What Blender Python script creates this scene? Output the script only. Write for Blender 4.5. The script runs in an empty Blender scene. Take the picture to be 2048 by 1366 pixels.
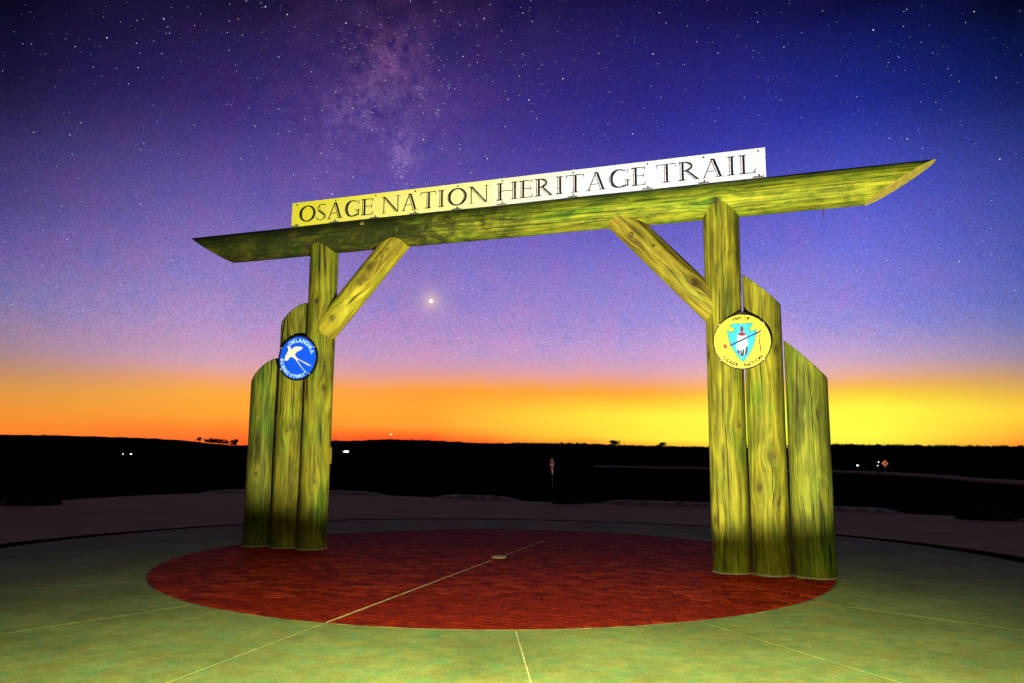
import bpy, bmesh, math, random
from mathutils import Vector, Matrix, noise, geometry

R = random.Random(11)
PI = math.pi
rad = math.radians
scene = bpy.context.scene
col = scene.collection

# ------------------------------------------------------------------ camera
F_PX, PITCH, ROLL, CAM_H = 1550.85, 0.1445, 0.0076, 1.5
cam_d = bpy.data.cameras.new('camera')
cam = bpy.data.objects.new('camera', cam_d)
col.objects.link(cam)
cam_d.sensor_width = 36.0
cam_d.lens = F_PX / 2048.0 * 36.0
cam_d.clip_start = 0.1
cam_d.clip_end = 20000.0
_r, _u = Vector((1, 0, 0)), Vector((0, -math.sin(PITCH), math.cos(PITCH)))
_f = Vector((0, math.cos(PITCH), math.sin(PITCH)))
right = _r * math.cos(ROLL) + _u * math.sin(ROLL)
up = _u * math.cos(ROLL) - _r * math.sin(ROLL)
M = Matrix((right, up, -_f)).transposed().to_4x4()
M.translation = Vector((0, 0, CAM_H))
cam.matrix_world = M
scene.camera = cam

scene.view_settings.view_transform = 'Standard'
scene.view_settings.look = 'None'
scene.view_settings.exposure = 0.0
scene.view_settings.gamma = 1.0
scene.view_settings.use_curve_mapping = False
scene.cycles.use_denoising = True
scene.cycles.use_adaptive_sampling = False
scene.cycles.max_bounces = 5
scene.cycles.diffuse_bounces = 3


def lin(c):
    def f(v):
        v /= 255.0
        return v / 12.92 if v <= 0.04045 else ((v + 0.055) / 1.055) ** 2.4
    return (f(c[0]), f(c[1]), f(c[2]), 1.0)


def sky_dir(az, el):
    a, e = rad(az), rad(el)
    return Vector((math.sin(a) * math.cos(e), math.cos(a) * math.cos(e), math.sin(e)))


# ------------------------------------------------------------------ node helper
class NT:
    def __init__(self, tree):
        self.t = tree

    def n(self, kind, **kw):
        nd = self.t.nodes.new(kind)
        for k, v in kw.items():
            setattr(nd, k, v)
        return nd

    def put(self, sock, v):
        if hasattr(v, 'is_linked') or isinstance(v, bpy.types.NodeSocket):
            self.t.links.new(v, sock)
        else:
            sock.default_value = v

    def m(self, op, a, b=None, c=None):
        nd = self.n('ShaderNodeMath', operation=op)
        self.put(nd.inputs[0], a)
        if b is not None:
            self.put(nd.inputs[1], b)
        if c is not None:
            self.put(nd.inputs[2], c)
        return nd.outputs[0]

    def mr(self, v, a, b, c=0.0, d=1.0, smooth=False):
        nd = self.n('ShaderNodeMapRange')
        nd.interpolation_type = 'SMOOTHSTEP' if smooth else 'LINEAR'
        self.put(nd.inputs[0], v)
        for i, x in enumerate((a, b, c, d)):
            nd.inputs[1 + i].default_value = x
        return nd.outputs[0]

    def ramp(self, v, stops, interp='LINEAR'):
        nd = self.n('ShaderNodeValToRGB')
        cr = nd.color_ramp
        cr.interpolation = interp
        while len(cr.elements) > 1:
            cr.elements.remove(cr.elements[-1])
        cr.elements[0].position = stops[0][0]
        cr.elements[0].color = stops[0][1]
        for p, c in stops[1:]:
            e = cr.elements.new(p)
            e.color = c
        self.put(nd.inputs[0], v)
        return nd.outputs[0]

    def mix(self, f, a, b, blend='MIX'):
        nd = self.n('ShaderNodeMix', data_type='RGBA', blend_type=blend)
        self.put(nd.inputs[0], f)
        self.put(nd.inputs[6], a)
        self.put(nd.inputs[7], b)
        return nd.outputs[2]

    def noise(self, vec, scale, detail=4.0, rough=0.55, dist=0.0):
        nd = self.n('ShaderNodeTexNoise')
        if vec is not None:
            self.put(nd.inputs['Vector'], vec)
        nd.inputs['Scale'].default_value = scale
        nd.inputs['Detail'].default_value = detail
        nd.inputs['Roughness'].default_value = rough
        nd.inputs['Distortion'].default_value = dist
        return nd

    def scale(self, vec, s):
        nd = self.n('ShaderNodeVectorMath', operation='MULTIPLY')
        self.put(nd.inputs[0], vec)
        nd.inputs[1].default_value = s
        return nd.outputs[0]

    def dot(self, vec, d):
        nd = self.n('ShaderNodeVectorMath', operation='DOT_PRODUCT')
        self.put(nd.inputs[0], vec)
        nd.inputs[1].default_value = d
        return nd.outputs['Value']


# ------------------------------------------------------------------ world: dusk glow, night sky, milky way
world = bpy.data.worlds.new('World')
scene.world = world
world.use_nodes = True
wt = world.node_tree
wt.nodes.clear()
w = NT(wt)
gen = w.n('ShaderNodeTexCoord').outputs['Generated']
sep = w.n('ShaderNodeSeparateXYZ')
wt.links.new(gen, sep.inputs[0])
el = w.m('MULTIPLY', w.m('ARCSINE', sep.outputs[2]), 180 / PI)
az = w.m('MULTIPLY', w.m('ARCTAN2', sep.outputs[0], sep.outputs[1]), 180 / PI)
blot = w.noise(gen, 9.0, 3.0)
el_w = w.m('ADD', el, w.m('MULTIPLY', w.m('SUBTRACT', blot.outputs[0], 0.5), 0.9))
elf = w.mr(el_w, -2.0, 90.0)


def er(stops):
    return w.ramp(elf, [((e + 2.0) / 92.0, lin(c)) for e, c in stops])


TOP = [(45, (34, 27, 60)), (70, (36, 31, 58)), (90, (36, 32, 56))]
sky_cols = [
    (-34.5, er([(-2, (250, 120, 50)), (0.9, (255, 134, 46)), (2.2, (246, 148, 50)), (3.6, (222, 150, 72)), (5.0, (184, 138, 108)), (6.6, (150, 122, 138)), (9.2, (112, 104, 158)), (12.3, (78, 72, 150)), (15.4, (50, 42, 118)), (21, (27, 21, 64)), (27, (11, 9, 32))] + TOP)),
    (-21, er([(-2, (255, 90, 40)), (0.7, (255, 104, 42)), (1.6, (255, 132, 46)), (2.6, (255, 164, 52)), (4.0, (255, 172, 62)), (4.9, (244, 166, 112)), (5.9, (224, 164, 164)), (7.3, (198, 152, 190)), (9.2, (166, 136, 198)), (11.2, (140, 118, 192)), (14, (112, 94, 180)), (17.2, (88, 72, 160)), (24, (54, 40, 108)), (30, (26, 18, 54))] + TOP)),
    (-6, er([(-2, (255, 60, 36)), (0.9, (255, 72, 36)), (1.3, (255, 108, 38)), (1.9, (255, 160, 52)), (2.9, (255, 168, 52)), (4.5, (255, 160, 58)), (5.0, (250, 162, 92)), (5.9, (230, 156, 146)), (7.2, (200, 148, 190)), (9.0, (168, 132, 200)), (11.2, (140, 114, 196)), (14.8, (108, 92, 186)), (18.5, (88, 72, 168)), (25.4, (62, 46, 122)), (31.8, (32, 21, 66))] + TOP)),
    (10, er([(-2, (255, 150, 40)), (0.7, (255, 170, 46)), (1.2, (255, 236, 66)), (2.8, (255, 244, 66)), (3.8, (255, 204, 56)), (4.5, (255, 174, 58)), (5.1, (250, 168, 100)), (6.1, (228, 164, 172)), (7.6, (198, 156, 212)), (9.4, (156, 136, 216)), (11.2, (130, 120, 214)), (14.8, (92, 88, 202)), (18.4, (68, 64, 178)), (25.3, (47, 40, 128)), (31.7, (24, 20, 74))] + TOP)),
    (18, er([(-2, (255, 200, 50)), (0.7, (255, 210, 56)), (1.2, (255, 255, 72)), (3.2, (255, 255, 76)), (4.2, (255, 214, 70)), (4.9, (252, 190, 110)), (5.8, (242, 188, 182)), (7.2, (216, 176, 222)), (9.0, (172, 152, 226)), (11.2, (134, 128, 222)), (14.4, (92, 94, 210)), (18, (64, 68, 190)), (25, (42, 42, 138)), (30.6, (20, 18, 70))] + TOP)),
    (25, er([(-2, (255, 200, 60)), (0.8, (255, 235, 66)), (1.4, (255, 255, 74)), (3.2, (255, 252, 70)), (4.2, (255, 210, 60)), (4.9, (248, 182, 94)), (5.6, (234, 174, 150)), (7.1, (188, 160, 206)), (8.8, (140, 134, 220)), (10.5, (112, 114, 222)), (13.8, (80, 94, 218)), (17.1, (56, 76, 202)), (23.4, (32, 44, 142)), (29.4, (13, 14, 62))] + TOP)),
    (34.5, er([(-2, (255, 110, 40)), (0.8, (255, 128, 44)), (1.7, (255, 176, 52)), (2.8, (255, 208, 60)), (3.9, (238, 182, 68)), (5.0, (200, 156, 104)), (6.4, (144, 130, 154)), (8.2, (96, 108, 172)), (9.8, (66, 90, 176)), (12.8, (38, 70, 170)), (16, (26, 56, 156)), (21.8, (16, 30, 96)), (27.4, (5, 8, 34))] + TOP)),
]
NIGHT = er([(-2, (30, 26, 34)), (2, (40, 34, 44)), (10, (34, 30, 48)), (30, (32, 28, 50))] + TOP)
c = sky_cols[0][1]
for (a0, _), (a1, c1) in zip(sky_cols, sky_cols[1:]):
    c = w.mix(w.mr(az, a0, a1), c, c1)
c = w.mix(w.mr(w.m('ABSOLUTE', az), 40.0, 110.0, 0, 1, True), c, NIGHT)
# milky way: a band along a great circle, broken up by noise and dark lanes
d1, d2 = sky_dir(-8.6, 32.0), sky_dir(-9.0, 20.8)
mwn = d1.cross(d2).normalized()
dist = w.dot(gen, tuple(mwn))
wob = w.noise(gen, 6.0, 4.0)
dist = w.m('ADD', dist, w.m('MULTIPLY', w.m('SUBTRACT', wob.outputs[0], 0.5), 0.10))
band = w.m('POWER', 2.718, w.m('MULTIPLY', w.m('MULTIPLY', dist, dist), -1.0 / (0.13 ** 2)))
core = w.m('POWER', 2.718, w.m('MULTIPLY', w.m('MULTIPLY', dist, dist), -1.0 / (0.035 ** 2)))
cl = w.noise(gen, 16.0, 6.0, 0.65)
clm = w.mr(cl.outputs[0], 0.42, 0.72)
fade = w.mr(el, 8.0, 17.0, 0, 1, True)
fade = w.m('MULTIPLY', fade, w.mr(el, 30.0, 60.0, 1, 0.5, True))
amt = w.m('MULTIPLY', w.m('MULTIPLY', band, clm), fade)
amt2 = w.m('MULTIPLY', w.m('MULTIPLY', core, w.mr(cl.outputs[0], 0.50, 0.70)), fade)
c = w.mix(w.m('MULTIPLY', amt, 0.13), c, lin((150, 100, 170)))
# its brighter clouds
fine_cl = w.mr(w.noise(gen, 60.0, 6.0, 0.7).outputs[0], 0.38, 0.68)
for (a_, e_, r_, k_, tc) in ((-9.6, 27.8, 2.0, .30, (190, 110, 170)), (-8.9, 22.6, 0.9, .42, (180, 150, 220)), (-8.4, 21.2, 1.0, .45, (200, 150, 210)), (-12.6, 24.2, 1.6, .30, (190, 140, 210)),
                             (-10.2, 25.6, 2.6, .22, (160, 130, 180)), (-13.4, 20.0, 3.2, .25, (150, 105, 175)), (-5.4, 22.6, 2.6, .15, (130, 110, 190)), (-16.5, 23.8, 3.0, .14, (130, 100, 170)), (-7.0, 26.0, 1.0, .16, (170, 120, 190))):
    dd_ = w.dot(gen, tuple(sky_dir(a_, e_)))
    g_ = w.m('POWER', 2.718, w.m('MULTIPLY', w.m('SUBTRACT', dd_, 1.0), 2.0 / rad(r_) ** 2))
    c = w.mix(w.m('MULTIPLY', w.m('MULTIPLY', g_, fine_cl), k_ * 0.95), c, lin(tc))
# uneven airglow and fine grain in the night part
tint = w.noise(gen, 26.0, 5.0, 0.7)
hue = w.ramp(tint.outputs[0], [(0.32, (0.86, 0.96, 1.06, 1)), (0.5, (1, 1, 1, 1)), (0.68, (1.16, 0.95, 0.99, 1))])
nightf = w.mr(el, 5.0, 9.0, 0, 1, True)
airglow = w.m('MULTIPLY', w.mr(el, 4.6, 7.0, 0, 1, True), w.mr(el, 9.0, 24.0, 1, 0, True))
airglow = w.m('MULTIPLY', airglow, w.mr(w.m('ABSOLUTE', az), 24.0, 40.0, 0.28, 0.06))
c = w.mix(airglow, c, lin((190, 166, 208)))
c = w.mix(nightf, c, w.mix(1.0, c, hue, 'MULTIPLY'))
gr = w.noise(gen, 420.0, 1.0, 0.6)
grm = w.mr(gr.outputs[0], 0.25, 0.75, 0.80, 1.20)
grc = w.n('ShaderNodeCombineColor')
for i in range(3):
    wt.links.new(grm, grc.inputs[i])
c = w.mix(nightf, c, w.mix(1.0, c, grc.outputs[0], 'MULTIPLY'))
# faint atmospheric halo round the bright planet
pd = sky_dir(-6.09, 11.16)
ang = w.m('ARCCOSINE', w.m('MINIMUM', w.dot(gen, tuple(pd)), 1.0))
halo = w.m('POWER', 2.718, w.m('MULTIPLY', ang, -1.0 / 0.0075))
c = w.mix(w.m('MULTIPLY', halo, 0.9), c, lin((255, 214, 190)))
bg = w.n('ShaderNodeBackground')
wt.links.new(c, bg.inputs[0])
bg.inputs[1].default_value = 1.0
wo = w.n('ShaderNodeOutputWorld')
wt.links.new(bg.outputs[0], wo.inputs[0])

# ------------------------------------------------------------------ lamps: the photographer's floodlight and lantern beside the camera
LIGHT = (1.0, 0.95, 0.80)


def spot(name, loc, target, power, cone, blend, colour, radius=0.06):
    d = bpy.data.lights.new(name, 'SPOT')
    d.energy = power
    d.color = colour
    d.spot_size = rad(cone)
    d.spot_blend = blend
    d.shadow_soft_size = radius
    o = bpy.data.objects.new(name, d)
    col.objects.link(o)
    o.location = loc
    v = Vector(target) - Vector(loc)
    o.rotation_euler = v.to_track_quat('-Z', 'Y').to_euler()
    return o


FL = Vector((0.2, 4.0, 0.30))
spot('floodlight', FL, FL + Vector((0.0, math.cos(rad(77)), math.sin(rad(77)))), 6600, 155.2, 0.100, LIGHT, 0.05)
lantern = spot('lantern', (0.35, 1.0, 2.5), (0.25, 4.6, 0.0), 3900, 56, 1.0, (0.97, 1.0, 0.40), 0.12)
lantern.scale = (2.45, 1.0, 1.0)      # wide oval beam

# ------------------------------------------------------------------ materials


def mat(name, rough=0.7, spec=0.3):
    m = bpy.data.materials.new(name)
    m.use_nodes = True
    t = NT(m.node_tree)
    b = m.node_tree.nodes['Principled BSDF']
    b.inputs['Roughness'].default_value = rough
    b.inputs['Specular IOR Level'].default_value = spec
    return m, t, b


def bump(t, b, h, strength, dist=0.01):
    nd = t.n('ShaderNodeBump')
    nd.inputs['Strength'].default_value = strength
    nd.inputs['Distance'].default_value = dist
    t.put(nd.inputs['Height'], h)
    t.t.links.new(nd.outputs[0], b.inputs['Normal'])


def objcoord(t):
    return t.n('ShaderNodeTexCoord').outputs['Object']


def geopos(t):
    return t.n('ShaderNodeNewGeometry').outputs['Position']


def plain(name, base, rough=0.6, var=0.15, scale=8.0, spec=0.3, metal=0.0):
    m, t, b = mat(name, rough, spec)
    ns = t.noise(geopos(t), scale, 5.0)
    lo = tuple(x * (1 - var) for x in base) + (1,)
    hi = tuple(min(1, x * (1 + var)) for x in base) + (1,)
    t.put(b.inputs['Base Color'], t.ramp(ns.outputs[0], [(0.3, lo), (0.7, hi)]))
    b.inputs['Metallic'].default_value = metal
    t.put(b.inputs['Roughness'], t.mr(ns.outputs[0], 0.3, 0.7, rough - 0.08, min(1, rough + 0.1)))
    return m


def emit(name, colour, strength):
    m = bpy.data.materials.new(name)
    m.use_nodes = True
    t = NT(m.node_tree)
    m.node_tree.nodes.clear()
    e = t.n('ShaderNodeEmission')
    e.inputs[0].default_value = tuple(colour) + (1,)
    e.inputs[1].default_value = strength
    o = t.n('ShaderNodeOutputMaterial')
    m.node_tree.links.new(e.outputs[0], o.inputs[0])
    m.cycles.emission_sampling = 'NONE'
    return m


def wood(name, dark, mid, light, green=0.35, dark_range=None):
    m, t, b = mat(name, 0.78, 0.2)
    at = t.n('ShaderNodeAttribute', attribute_name='grain').outputs['Vector']
    kn = t.n('ShaderNodeAttribute', attribute_name='knot').outputs['Fac']
    # large cathedral figure
    warp = t.noise(t.scale(at, (2.4, 0.45, 1.0)), 1.0, 3.0)
    sp = t.n('ShaderNodeSeparateXYZ')
    t.put(sp.inputs[0], at)
    ph = t.m('ADD', t.m('MULTIPLY', sp.outputs[0], 42.0), t.m('MULTIPLY', warp.outputs[0], 46.0))
    rings = t.m('ADD', t.m('MULTIPLY', t.m('SINE', ph), 0.5), 0.5)
    fine = t.noise(t.scale(at, (95.0, 1.7, 1.0)), 1.0, 6.0, 0.68)
    fib = t.noise(t.scale(at, (34.0, 0.75, 1.0)), 1.0, 3.0, 0.55, 0.25)
    fibs = t.mr(fib.outputs[0], 0.40, 0.58)
    mott = t.noise(t.scale(at, (5.0, 2.2, 1.0)), 1.0, 6.0, 0.65, 0.6)
    g = t.m('ADD', t.m('MULTIPLY', rings, 0.10), t.m('MULTIPLY', fine.outputs[0], 0.46))
    g = t.m('ADD', g, t.m('MULTIPLY', t.m('SUBTRACT', fibs, 0.5), 0.15))
    g = t.m('ADD', g, 0.06)
    g = t.m('ADD', g, t.m('MULTIPLY', mott.outputs[0], 0.46))
    c = t.ramp(g, [(0.38, dark + (1,)), (0.54, mid + (1,)), (0.76, light + (1,))])
    pn = t.noise(t.scale(at, (2.0, 0.70, 1.0)), 1.0, 5.0, 0.62, 0.5)
    pv = t.mr(pn.outputs[0], 0.34, 0.64, 0.66, 1.14)
    pc = t.n('ShaderNodeCombineColor')
    for k in range(3):
        t.put(pc.inputs[k], pv)
    c = t.mix(1.0, c, pc.outputs[0], 'MULTIPLY')
    # greenish weathering in long patches
    gn = t.noise(t.scale(at, (3.2, 0.9, 1.0)), 1.0, 5.0, 0.6, 0.4)
    gf = t.m('MULTIPLY', t.mr(gn.outputs[0], 0.50, 0.68), green)
    c = t.mix(gf, c, t.mix(1.0, c, (0.50, 0.95, 0.75, 1), 'MULTIPLY'))
    # drying checks: thin dark lines along the log
    ck = t.noise(t.scale(at, (11.0, 0.26, 1.0)), 1.0, 2.0, 0.45)
    line = t.m('ABSOLUTE', t.m('SUBTRACT', ck.outputs[0], 0.53))
    lm = t.mr(line, 0.010, 0.036, 1.0, 0.0)
    where = t.noise(t.scale(at, (2.2, 0.5, 1.0)), 1.0, 2.0)
    lm = t.m('MULTIPLY', lm, t.mr(where.outputs[0], 0.50, 0.57))
    c = t.mix(t.m('MULTIPLY', lm, 0.8), c, (0.006, 0.005, 0.002, 1))
    c = t.mix(t.m('MULTIPLY', kn, 0.70), c, (0.030, 0.018, 0.003, 1))
    if dark_range:
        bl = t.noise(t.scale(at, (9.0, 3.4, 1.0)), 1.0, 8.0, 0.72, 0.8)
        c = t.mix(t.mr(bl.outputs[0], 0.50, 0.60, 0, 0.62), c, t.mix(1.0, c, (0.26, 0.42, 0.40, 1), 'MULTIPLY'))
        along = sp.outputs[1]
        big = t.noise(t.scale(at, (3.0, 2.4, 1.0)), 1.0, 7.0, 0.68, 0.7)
        lim = t.mr(along, dark_range[0], dark_range[1], 0.70, -0.10, True)  # wood gets darker in patches towards the left end
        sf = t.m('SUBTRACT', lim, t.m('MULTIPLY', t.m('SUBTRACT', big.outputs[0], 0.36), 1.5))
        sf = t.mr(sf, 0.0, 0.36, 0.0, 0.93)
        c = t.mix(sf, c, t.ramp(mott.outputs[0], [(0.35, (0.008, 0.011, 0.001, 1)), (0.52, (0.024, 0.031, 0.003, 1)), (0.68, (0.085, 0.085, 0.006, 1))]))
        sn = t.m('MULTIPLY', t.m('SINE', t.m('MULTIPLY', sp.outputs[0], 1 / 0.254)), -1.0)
        top_dark = t.m('ADD', sn, t.m('MULTIPLY', t.m('SUBTRACT', big.outputs[0], 0.5), 2.2))  # algae green plus painted shade on the beam's upper side
        c = t.mix(t.mr(top_dark, 0.15, 0.85, 0, 0.75), c, t.mix(1.0, c, (0.30, 0.62, 0.6, 1), 'MULTIPLY'))
    t.put(b.inputs['Base Color'], c)
    h = t.m('SUBTRACT', t.m('ADD', t.m('MULTIPLY', fine.outputs[0], 0.5), t.m('MULTIPLY', rings, 0.08)), t.m('MULTIPLY', lm, 1.2))
    bump(t, b, h, 0.55, 0.008)
    return m


m_post = wood('weathered_post_wood', (0.055, 0.050, 0.0030), (0.160, 0.150, 0.0065), (0.340, 0.305, 0.015), 0.85)
m_brace = wood('honey_brace_wood', (0.140, 0.095, 0.0080), (0.340, 0.275, 0.0130), (0.560, 0.480, 0.026), 0.4)
m_post_g = wood('greenish_post_wood', (0.050, 0.056, 0.0040), (0.120, 0.135, 0.0080), (0.250, 0.255, 0.014), 1.0)
m_brace_r = wood('brown_brace_wood', (0.070, 0.046, 0.0060), (0.210, 0.160, 0.0120), (0.440, 0.370, 0.026), 0.5)
m_beam = wood('dark_green_beam_wood', (0.060, 0.080, 0.005), (0.190, 0.225, 0.008), (0.460, 0.430, 0.022), 0.95, dark_range=(3.2, 9.6))
m_end = plain('sawn_log_end', (0.74, 0.60, 0.080), 0.8, 0.35, 14.0)
m_knot = plain('dark_knot', (0.030, 0.018, 0.004), 0.7, 0.6, 60.0)
m_crack = plain('dark_crack', (0.014, 0.010, 0.003), 0.9, 0.3, 40.0, 0.0)
m_knot_rim = plain('pale_knot_rim', (0.15, 0.11, 0.02), 0.7, 0.4, 60.0)
m_grout = plain('pale_grout', (0.36, 0.32, 0.20), 0.85, 0.4, 30.0)
m_black = plain('black_paint', (0.006, 0.005, 0.005), 0.5, 0.2, 6.0)
m_steel = plain('galvanised_steel', (0.42, 0.42, 0.40), 0.45, 0.2, 20.0, 0.5, 0.6)
m_brown = plain('brown_rim_paint', (0.020, 0.009, 0.005), 0.5, 0.3, 10.0)


def sign_mat(name, base, yellow_end, x0, x1):
    """white sheet with yellowing and painted light falloff, fading along the panel"""
    m, t, b = mat(name, 0.42, 0.35)
    p = objcoord(t)
    sp = t.n('ShaderNodeSeparateXYZ')
    t.put(sp.inputs[0], p)
    ns = t.noise(t.scale(p, (0.9, 1, 4.0)), 1.6, 5.0, 0.6)
    f = t.m('ADD', t.mr(sp.outputs[0], x0, x1, 1.0, 0.0), t.m('MULTIPLY', t.m('SUBTRACT', ns.outputs[0], 0.5), 0.5))
    # more yellow along the upper edge
    f = t.m('ADD', f, t.mr(sp.outputs[2], 0.34, 0.45, 0.0, 0.30))
    f = t.mr(f, 0.0, 1.0, 0.0, 1.0)
    t.put(b.inputs['Base Color'], t.mix(f, base + (1,), yellow_end + (1,)))
    return m


m_sign_l = sign_mat('yellow_falloff_sign_sheet', (0.74, 0.73, 0.42), (0.86, 0.80, 0.045), -3.5, 0.1)
m_sign_r = sign_mat('white_sign_sheet', (0.68, 0.68, 0.80), (0.74, 0.73, 0.42), -0.5, 1.5)
m_blue = plain('blue_sign_paint', (0.006, 0.10, 0.90), 0.45, 0.05, 5.0)
m_white = plain('white_sign_paint', (0.82, 0.82, 0.62), 0.5, 0.04, 5.0)
m_pale = plain('pale_blue_white_lettering', (0.42, 0.70, 0.95), 0.5, 0.04, 5.0)
m_yellow = plain('yellow_sign_paint', (0.70, 0.61, 0.022), 0.45, 0.05, 5.0)
m_cyan = plain('turquoise_sign_paint', (0.025, 0.52, 0.90), 0.45, 0.05, 5.0)
m_teal = plain('green_outline_paint', (0.010, 0.22, 0.16), 0.5, 0.05, 5.0)
m_red = plain('red_sign_paint', (0.20, 0.006, 0.010), 0.5, 0.08, 5.0)
m_rust = plain('rust_brown_paint', (0.10, 0.022, 0.010), 0.5, 0.2, 30.0)
m_navy = plain('navy_paint', (0.006, 0.018, 0.06), 0.5, 0.3, 40.0)
m_stem = plain('dark_blue_stem_paint', (0.008, 0.045, 0.14), 0.5, 0.3, 20.0)
m_orange = plain('orange_ribbon_paint', (0.14, 0.025, 0.005), 0.5, 0.3, 30.0)
m_ink = plain('dark_lettering_paint', (0.010, 0.008, 0.003), 0.5, 0.1, 10.0)


def concrete():
    m, t, b = mat('broom_finished_concrete', 0.9, 0.10)
    p = geopos(t)
    big = t.noise(p, 0.9, 6.0, 0.62, 0.3)
    med = t.noise(p, 6.0, 6.0, 0.7)
    fine = t.noise(p, 90.0, 3.0, 0.7)
    brm = t.noise(t.scale(p, (14.0, 160.0, 1.0)), 1.0, 2.0)
    g = t.m('ADD', t.m('MULTIPLY', big.outputs[0], 0.45), t.m('MULTIPLY', med.outputs[0], 0.35))
    grit = t.noise(p, 48.0, 4.0, 0.8)
    g = t.m('ADD', g, t.m('MULTIPLY', t.m('SUBTRACT', grit.outputs[0], 0.5), 0.42))
    g = t.m('ADD', g, t.m('MULTIPLY', fine.outputs[0], 0.22))
    c = t.ramp(g, [(0.36, (0.185, 0.205, 0.080, 1)), (0.52, (0.32, 0.345, 0.125, 1)), (0.68, (0.48, 0.52, 0.20, 1))])
    tn = t.noise(p, 3.6, 8.0, 0.8)
    c = t.mix(t.mr(tn.outputs[0], 0.46, 0.61, 0, 0.85), c, t.mix(1.0, c, (0.56, 1.0, 1.30, 1), 'MULTIPLY'))
    tn2 = t.noise(p, 3.8, 8.0, 0.8, 0.5)
    c = t.mix(t.mr(tn2.outputs[0], 0.52, 0.66, 0, 0.55), c, t.mix(1.0, c, (1.15, 0.80, 0.60, 1), 'MULTIPLY'))
    sp = t.n('ShaderNodeTexVoronoi')
    t.put(sp.inputs['Vector'], p)
    sp.inputs['Scale'].default_value = 7.0
    fl = t.mr(sp.outputs['Distance'], 0.03, 0.055, 1.0, 0.0)
    fl = t.m('MULTIPLY', fl, t.mr(t.noise(p, 3.0).outputs[0], 0.55, 0.62))
    c = t.mix(t.m('MULTIPLY', fl, 0.55), c, (0.62, 0.60, 0.42, 1))
    t.put(b.inputs['Base Color'], c)
    bump(t, b, t.m('ADD', t.m('MULTIPLY', brm.outputs[0], 0.6), t.m('MULTIPLY', fine.outputs[0], 0.7)), 0.35, 0.006)
    return m


m_conc = concrete()


def road_mat():
    m, t, b = mat('aged_road_concrete', 0.92, 0.08)
    p = geopos(t)
    big = t.noise(t.scale(p, (0.5, 1.6, 1.0)), 1.0, 6.0, 0.65)
    fine = t.noise(p, 40.0, 3.0, 0.7)
    g = t.m('ADD', t.m('MULTIPLY', big.outputs[0], 0.7), t.m('MULTIPLY', fine.outputs[0], 0.3))
    t.put(b.inputs['Base Color'], t.ramp(g, [(0.35, (0.42, 0.335, 0.095, 1)), (0.65, (0.60, 0.49, 0.155, 1))]))
    bump(t, b, fine.outputs[0], 0.3, 0.008)
    return m


m_road = road_mat()
m_kerb = plain('stained_kerb_concrete', (0.62, 0.58, 0.30), 0.9, 0.5, 3.0)


def brick_mat():
    m, t, b = mat('red_sealed_brick', 0.75, 0.04)
    p = geopos(t)
    oi = t.n('ShaderNodeNewGeometry').outputs['Random Per Island']
    med = t.noise(p, 5.0, 6.0, 0.7)
    fine = t.noise(t.scale(p, (18.0, 70.0, 20.0)), 1.0, 4.0, 0.65)
    g = t.m('ADD', t.m('MULTIPLY', med.outputs[0], 0.55), t.m('MULTIPLY', fine.outputs[0], 0.35))
    g = t.m('ADD', g, t.m('MULTIPLY', t.m('SUBTRACT', oi, 0.5), 0.22))
    c = t.ramp(g, [(0.28, (0.12, 0.009, 0.003, 1)), (0.46, (0.35, 0.022, 0.006, 1)), (0.64, (0.60, 0.068, 0.018, 1))])
    blk = t.noise(t.scale(p, (1.0, 1.9, 1.0)), 3.4, 8.0, 0.8, 0.4)
    c = t.mix(t.mr(blk.outputs[0], 0.54, 0.64, 0, 0.72), c, (0.10, 0.008, 0.003, 1))
    t.put(b.inputs['Base Color'], c)
    bump(t, b, t.m('ADD', fine.outputs[0], med.outputs[0]), 0.25, 0.005)
    return m


m_brick = brick_mat()
m_bed = plain('dark_joint_mortar', (0.030, 0.007, 0.004), 0.9, 0.4, 30.0)
m_caulk = plain('pale_joint_caulk', (0.66, 0.60, 0.36), 0.7, 0.35, 12.0)
m_edge_shade = plain('dark_edge_shade', (0.014, 0.011, 0.007), 0.95, 0.4, 6.0, 0.0)


def land_mat():
    m, t, b = mat('night_grassland', 1.0, 0.0)
    p = geopos(t)
    n1 = t.noise(p, 0.05, 8.0, 0.65)
    t.put(b.inputs['Base Color'], t.ramp(n1.outputs[0], [(0.35, (0.004, 0.0045, 0.0018, 1)), (0.65, (0.012, 0.009, 0.0035, 1))]))
    return m


m_land = land_mat()
m_leaf = plain('dark_evergreen_leaf', (0.014, 0.022, 0.008), 0.85, 0.5, 3.0)
m_bark = plain('dark_bark', (0.020, 0.015, 0.010), 0.9, 0.4, 6.0)
m_grass = plain('dry_grass_blade', (0.030, 0.034, 0.012), 0.9, 0.5, 4.0)

# ------------------------------------------------------------------ object helpers


def link(name, me, material=None, parent=None):
    o = bpy.data.objects.new(name, me)
    col.objects.link(o)
    if material is not None and me is not None:
        for mm in (material if isinstance(material, (list, tuple)) else [material]):
            me.materials.append(mm)
    if parent is not None:
        o.parent = parent
    return o


def from_bm(name, bm, material, parent=None, smooth=False):
    bmesh.ops.recalc_face_normals(bm, faces=bm.faces)
    me = bpy.data.meshes.new(name)
    bm.to_mesh(me)
    bm.free()
    if smooth:
        for p in me.polygons:
            p.use_smooth = True
    return link(name, me, material, parent)


def thing(name, label, cat, loc=(0, 0, 0), rz=0.0, group=None):
    o = bpy.data.objects.new(name, None)
    o.empty_display_size = 0.3
    col.objects.link(o)
    o.location = loc
    o.rotation_euler = (0, 0, rz)
    o['label'] = label
    o['category'] = cat
    if group:
        o['group'] = group
    return o


def tag(o, label, cat, group=None):
    o['label'] = label
    o['category'] = cat
    if group:
        o['group'] = group
    return o


def struct(o):
    o['kind'] = 'structure'
    return o


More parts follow.
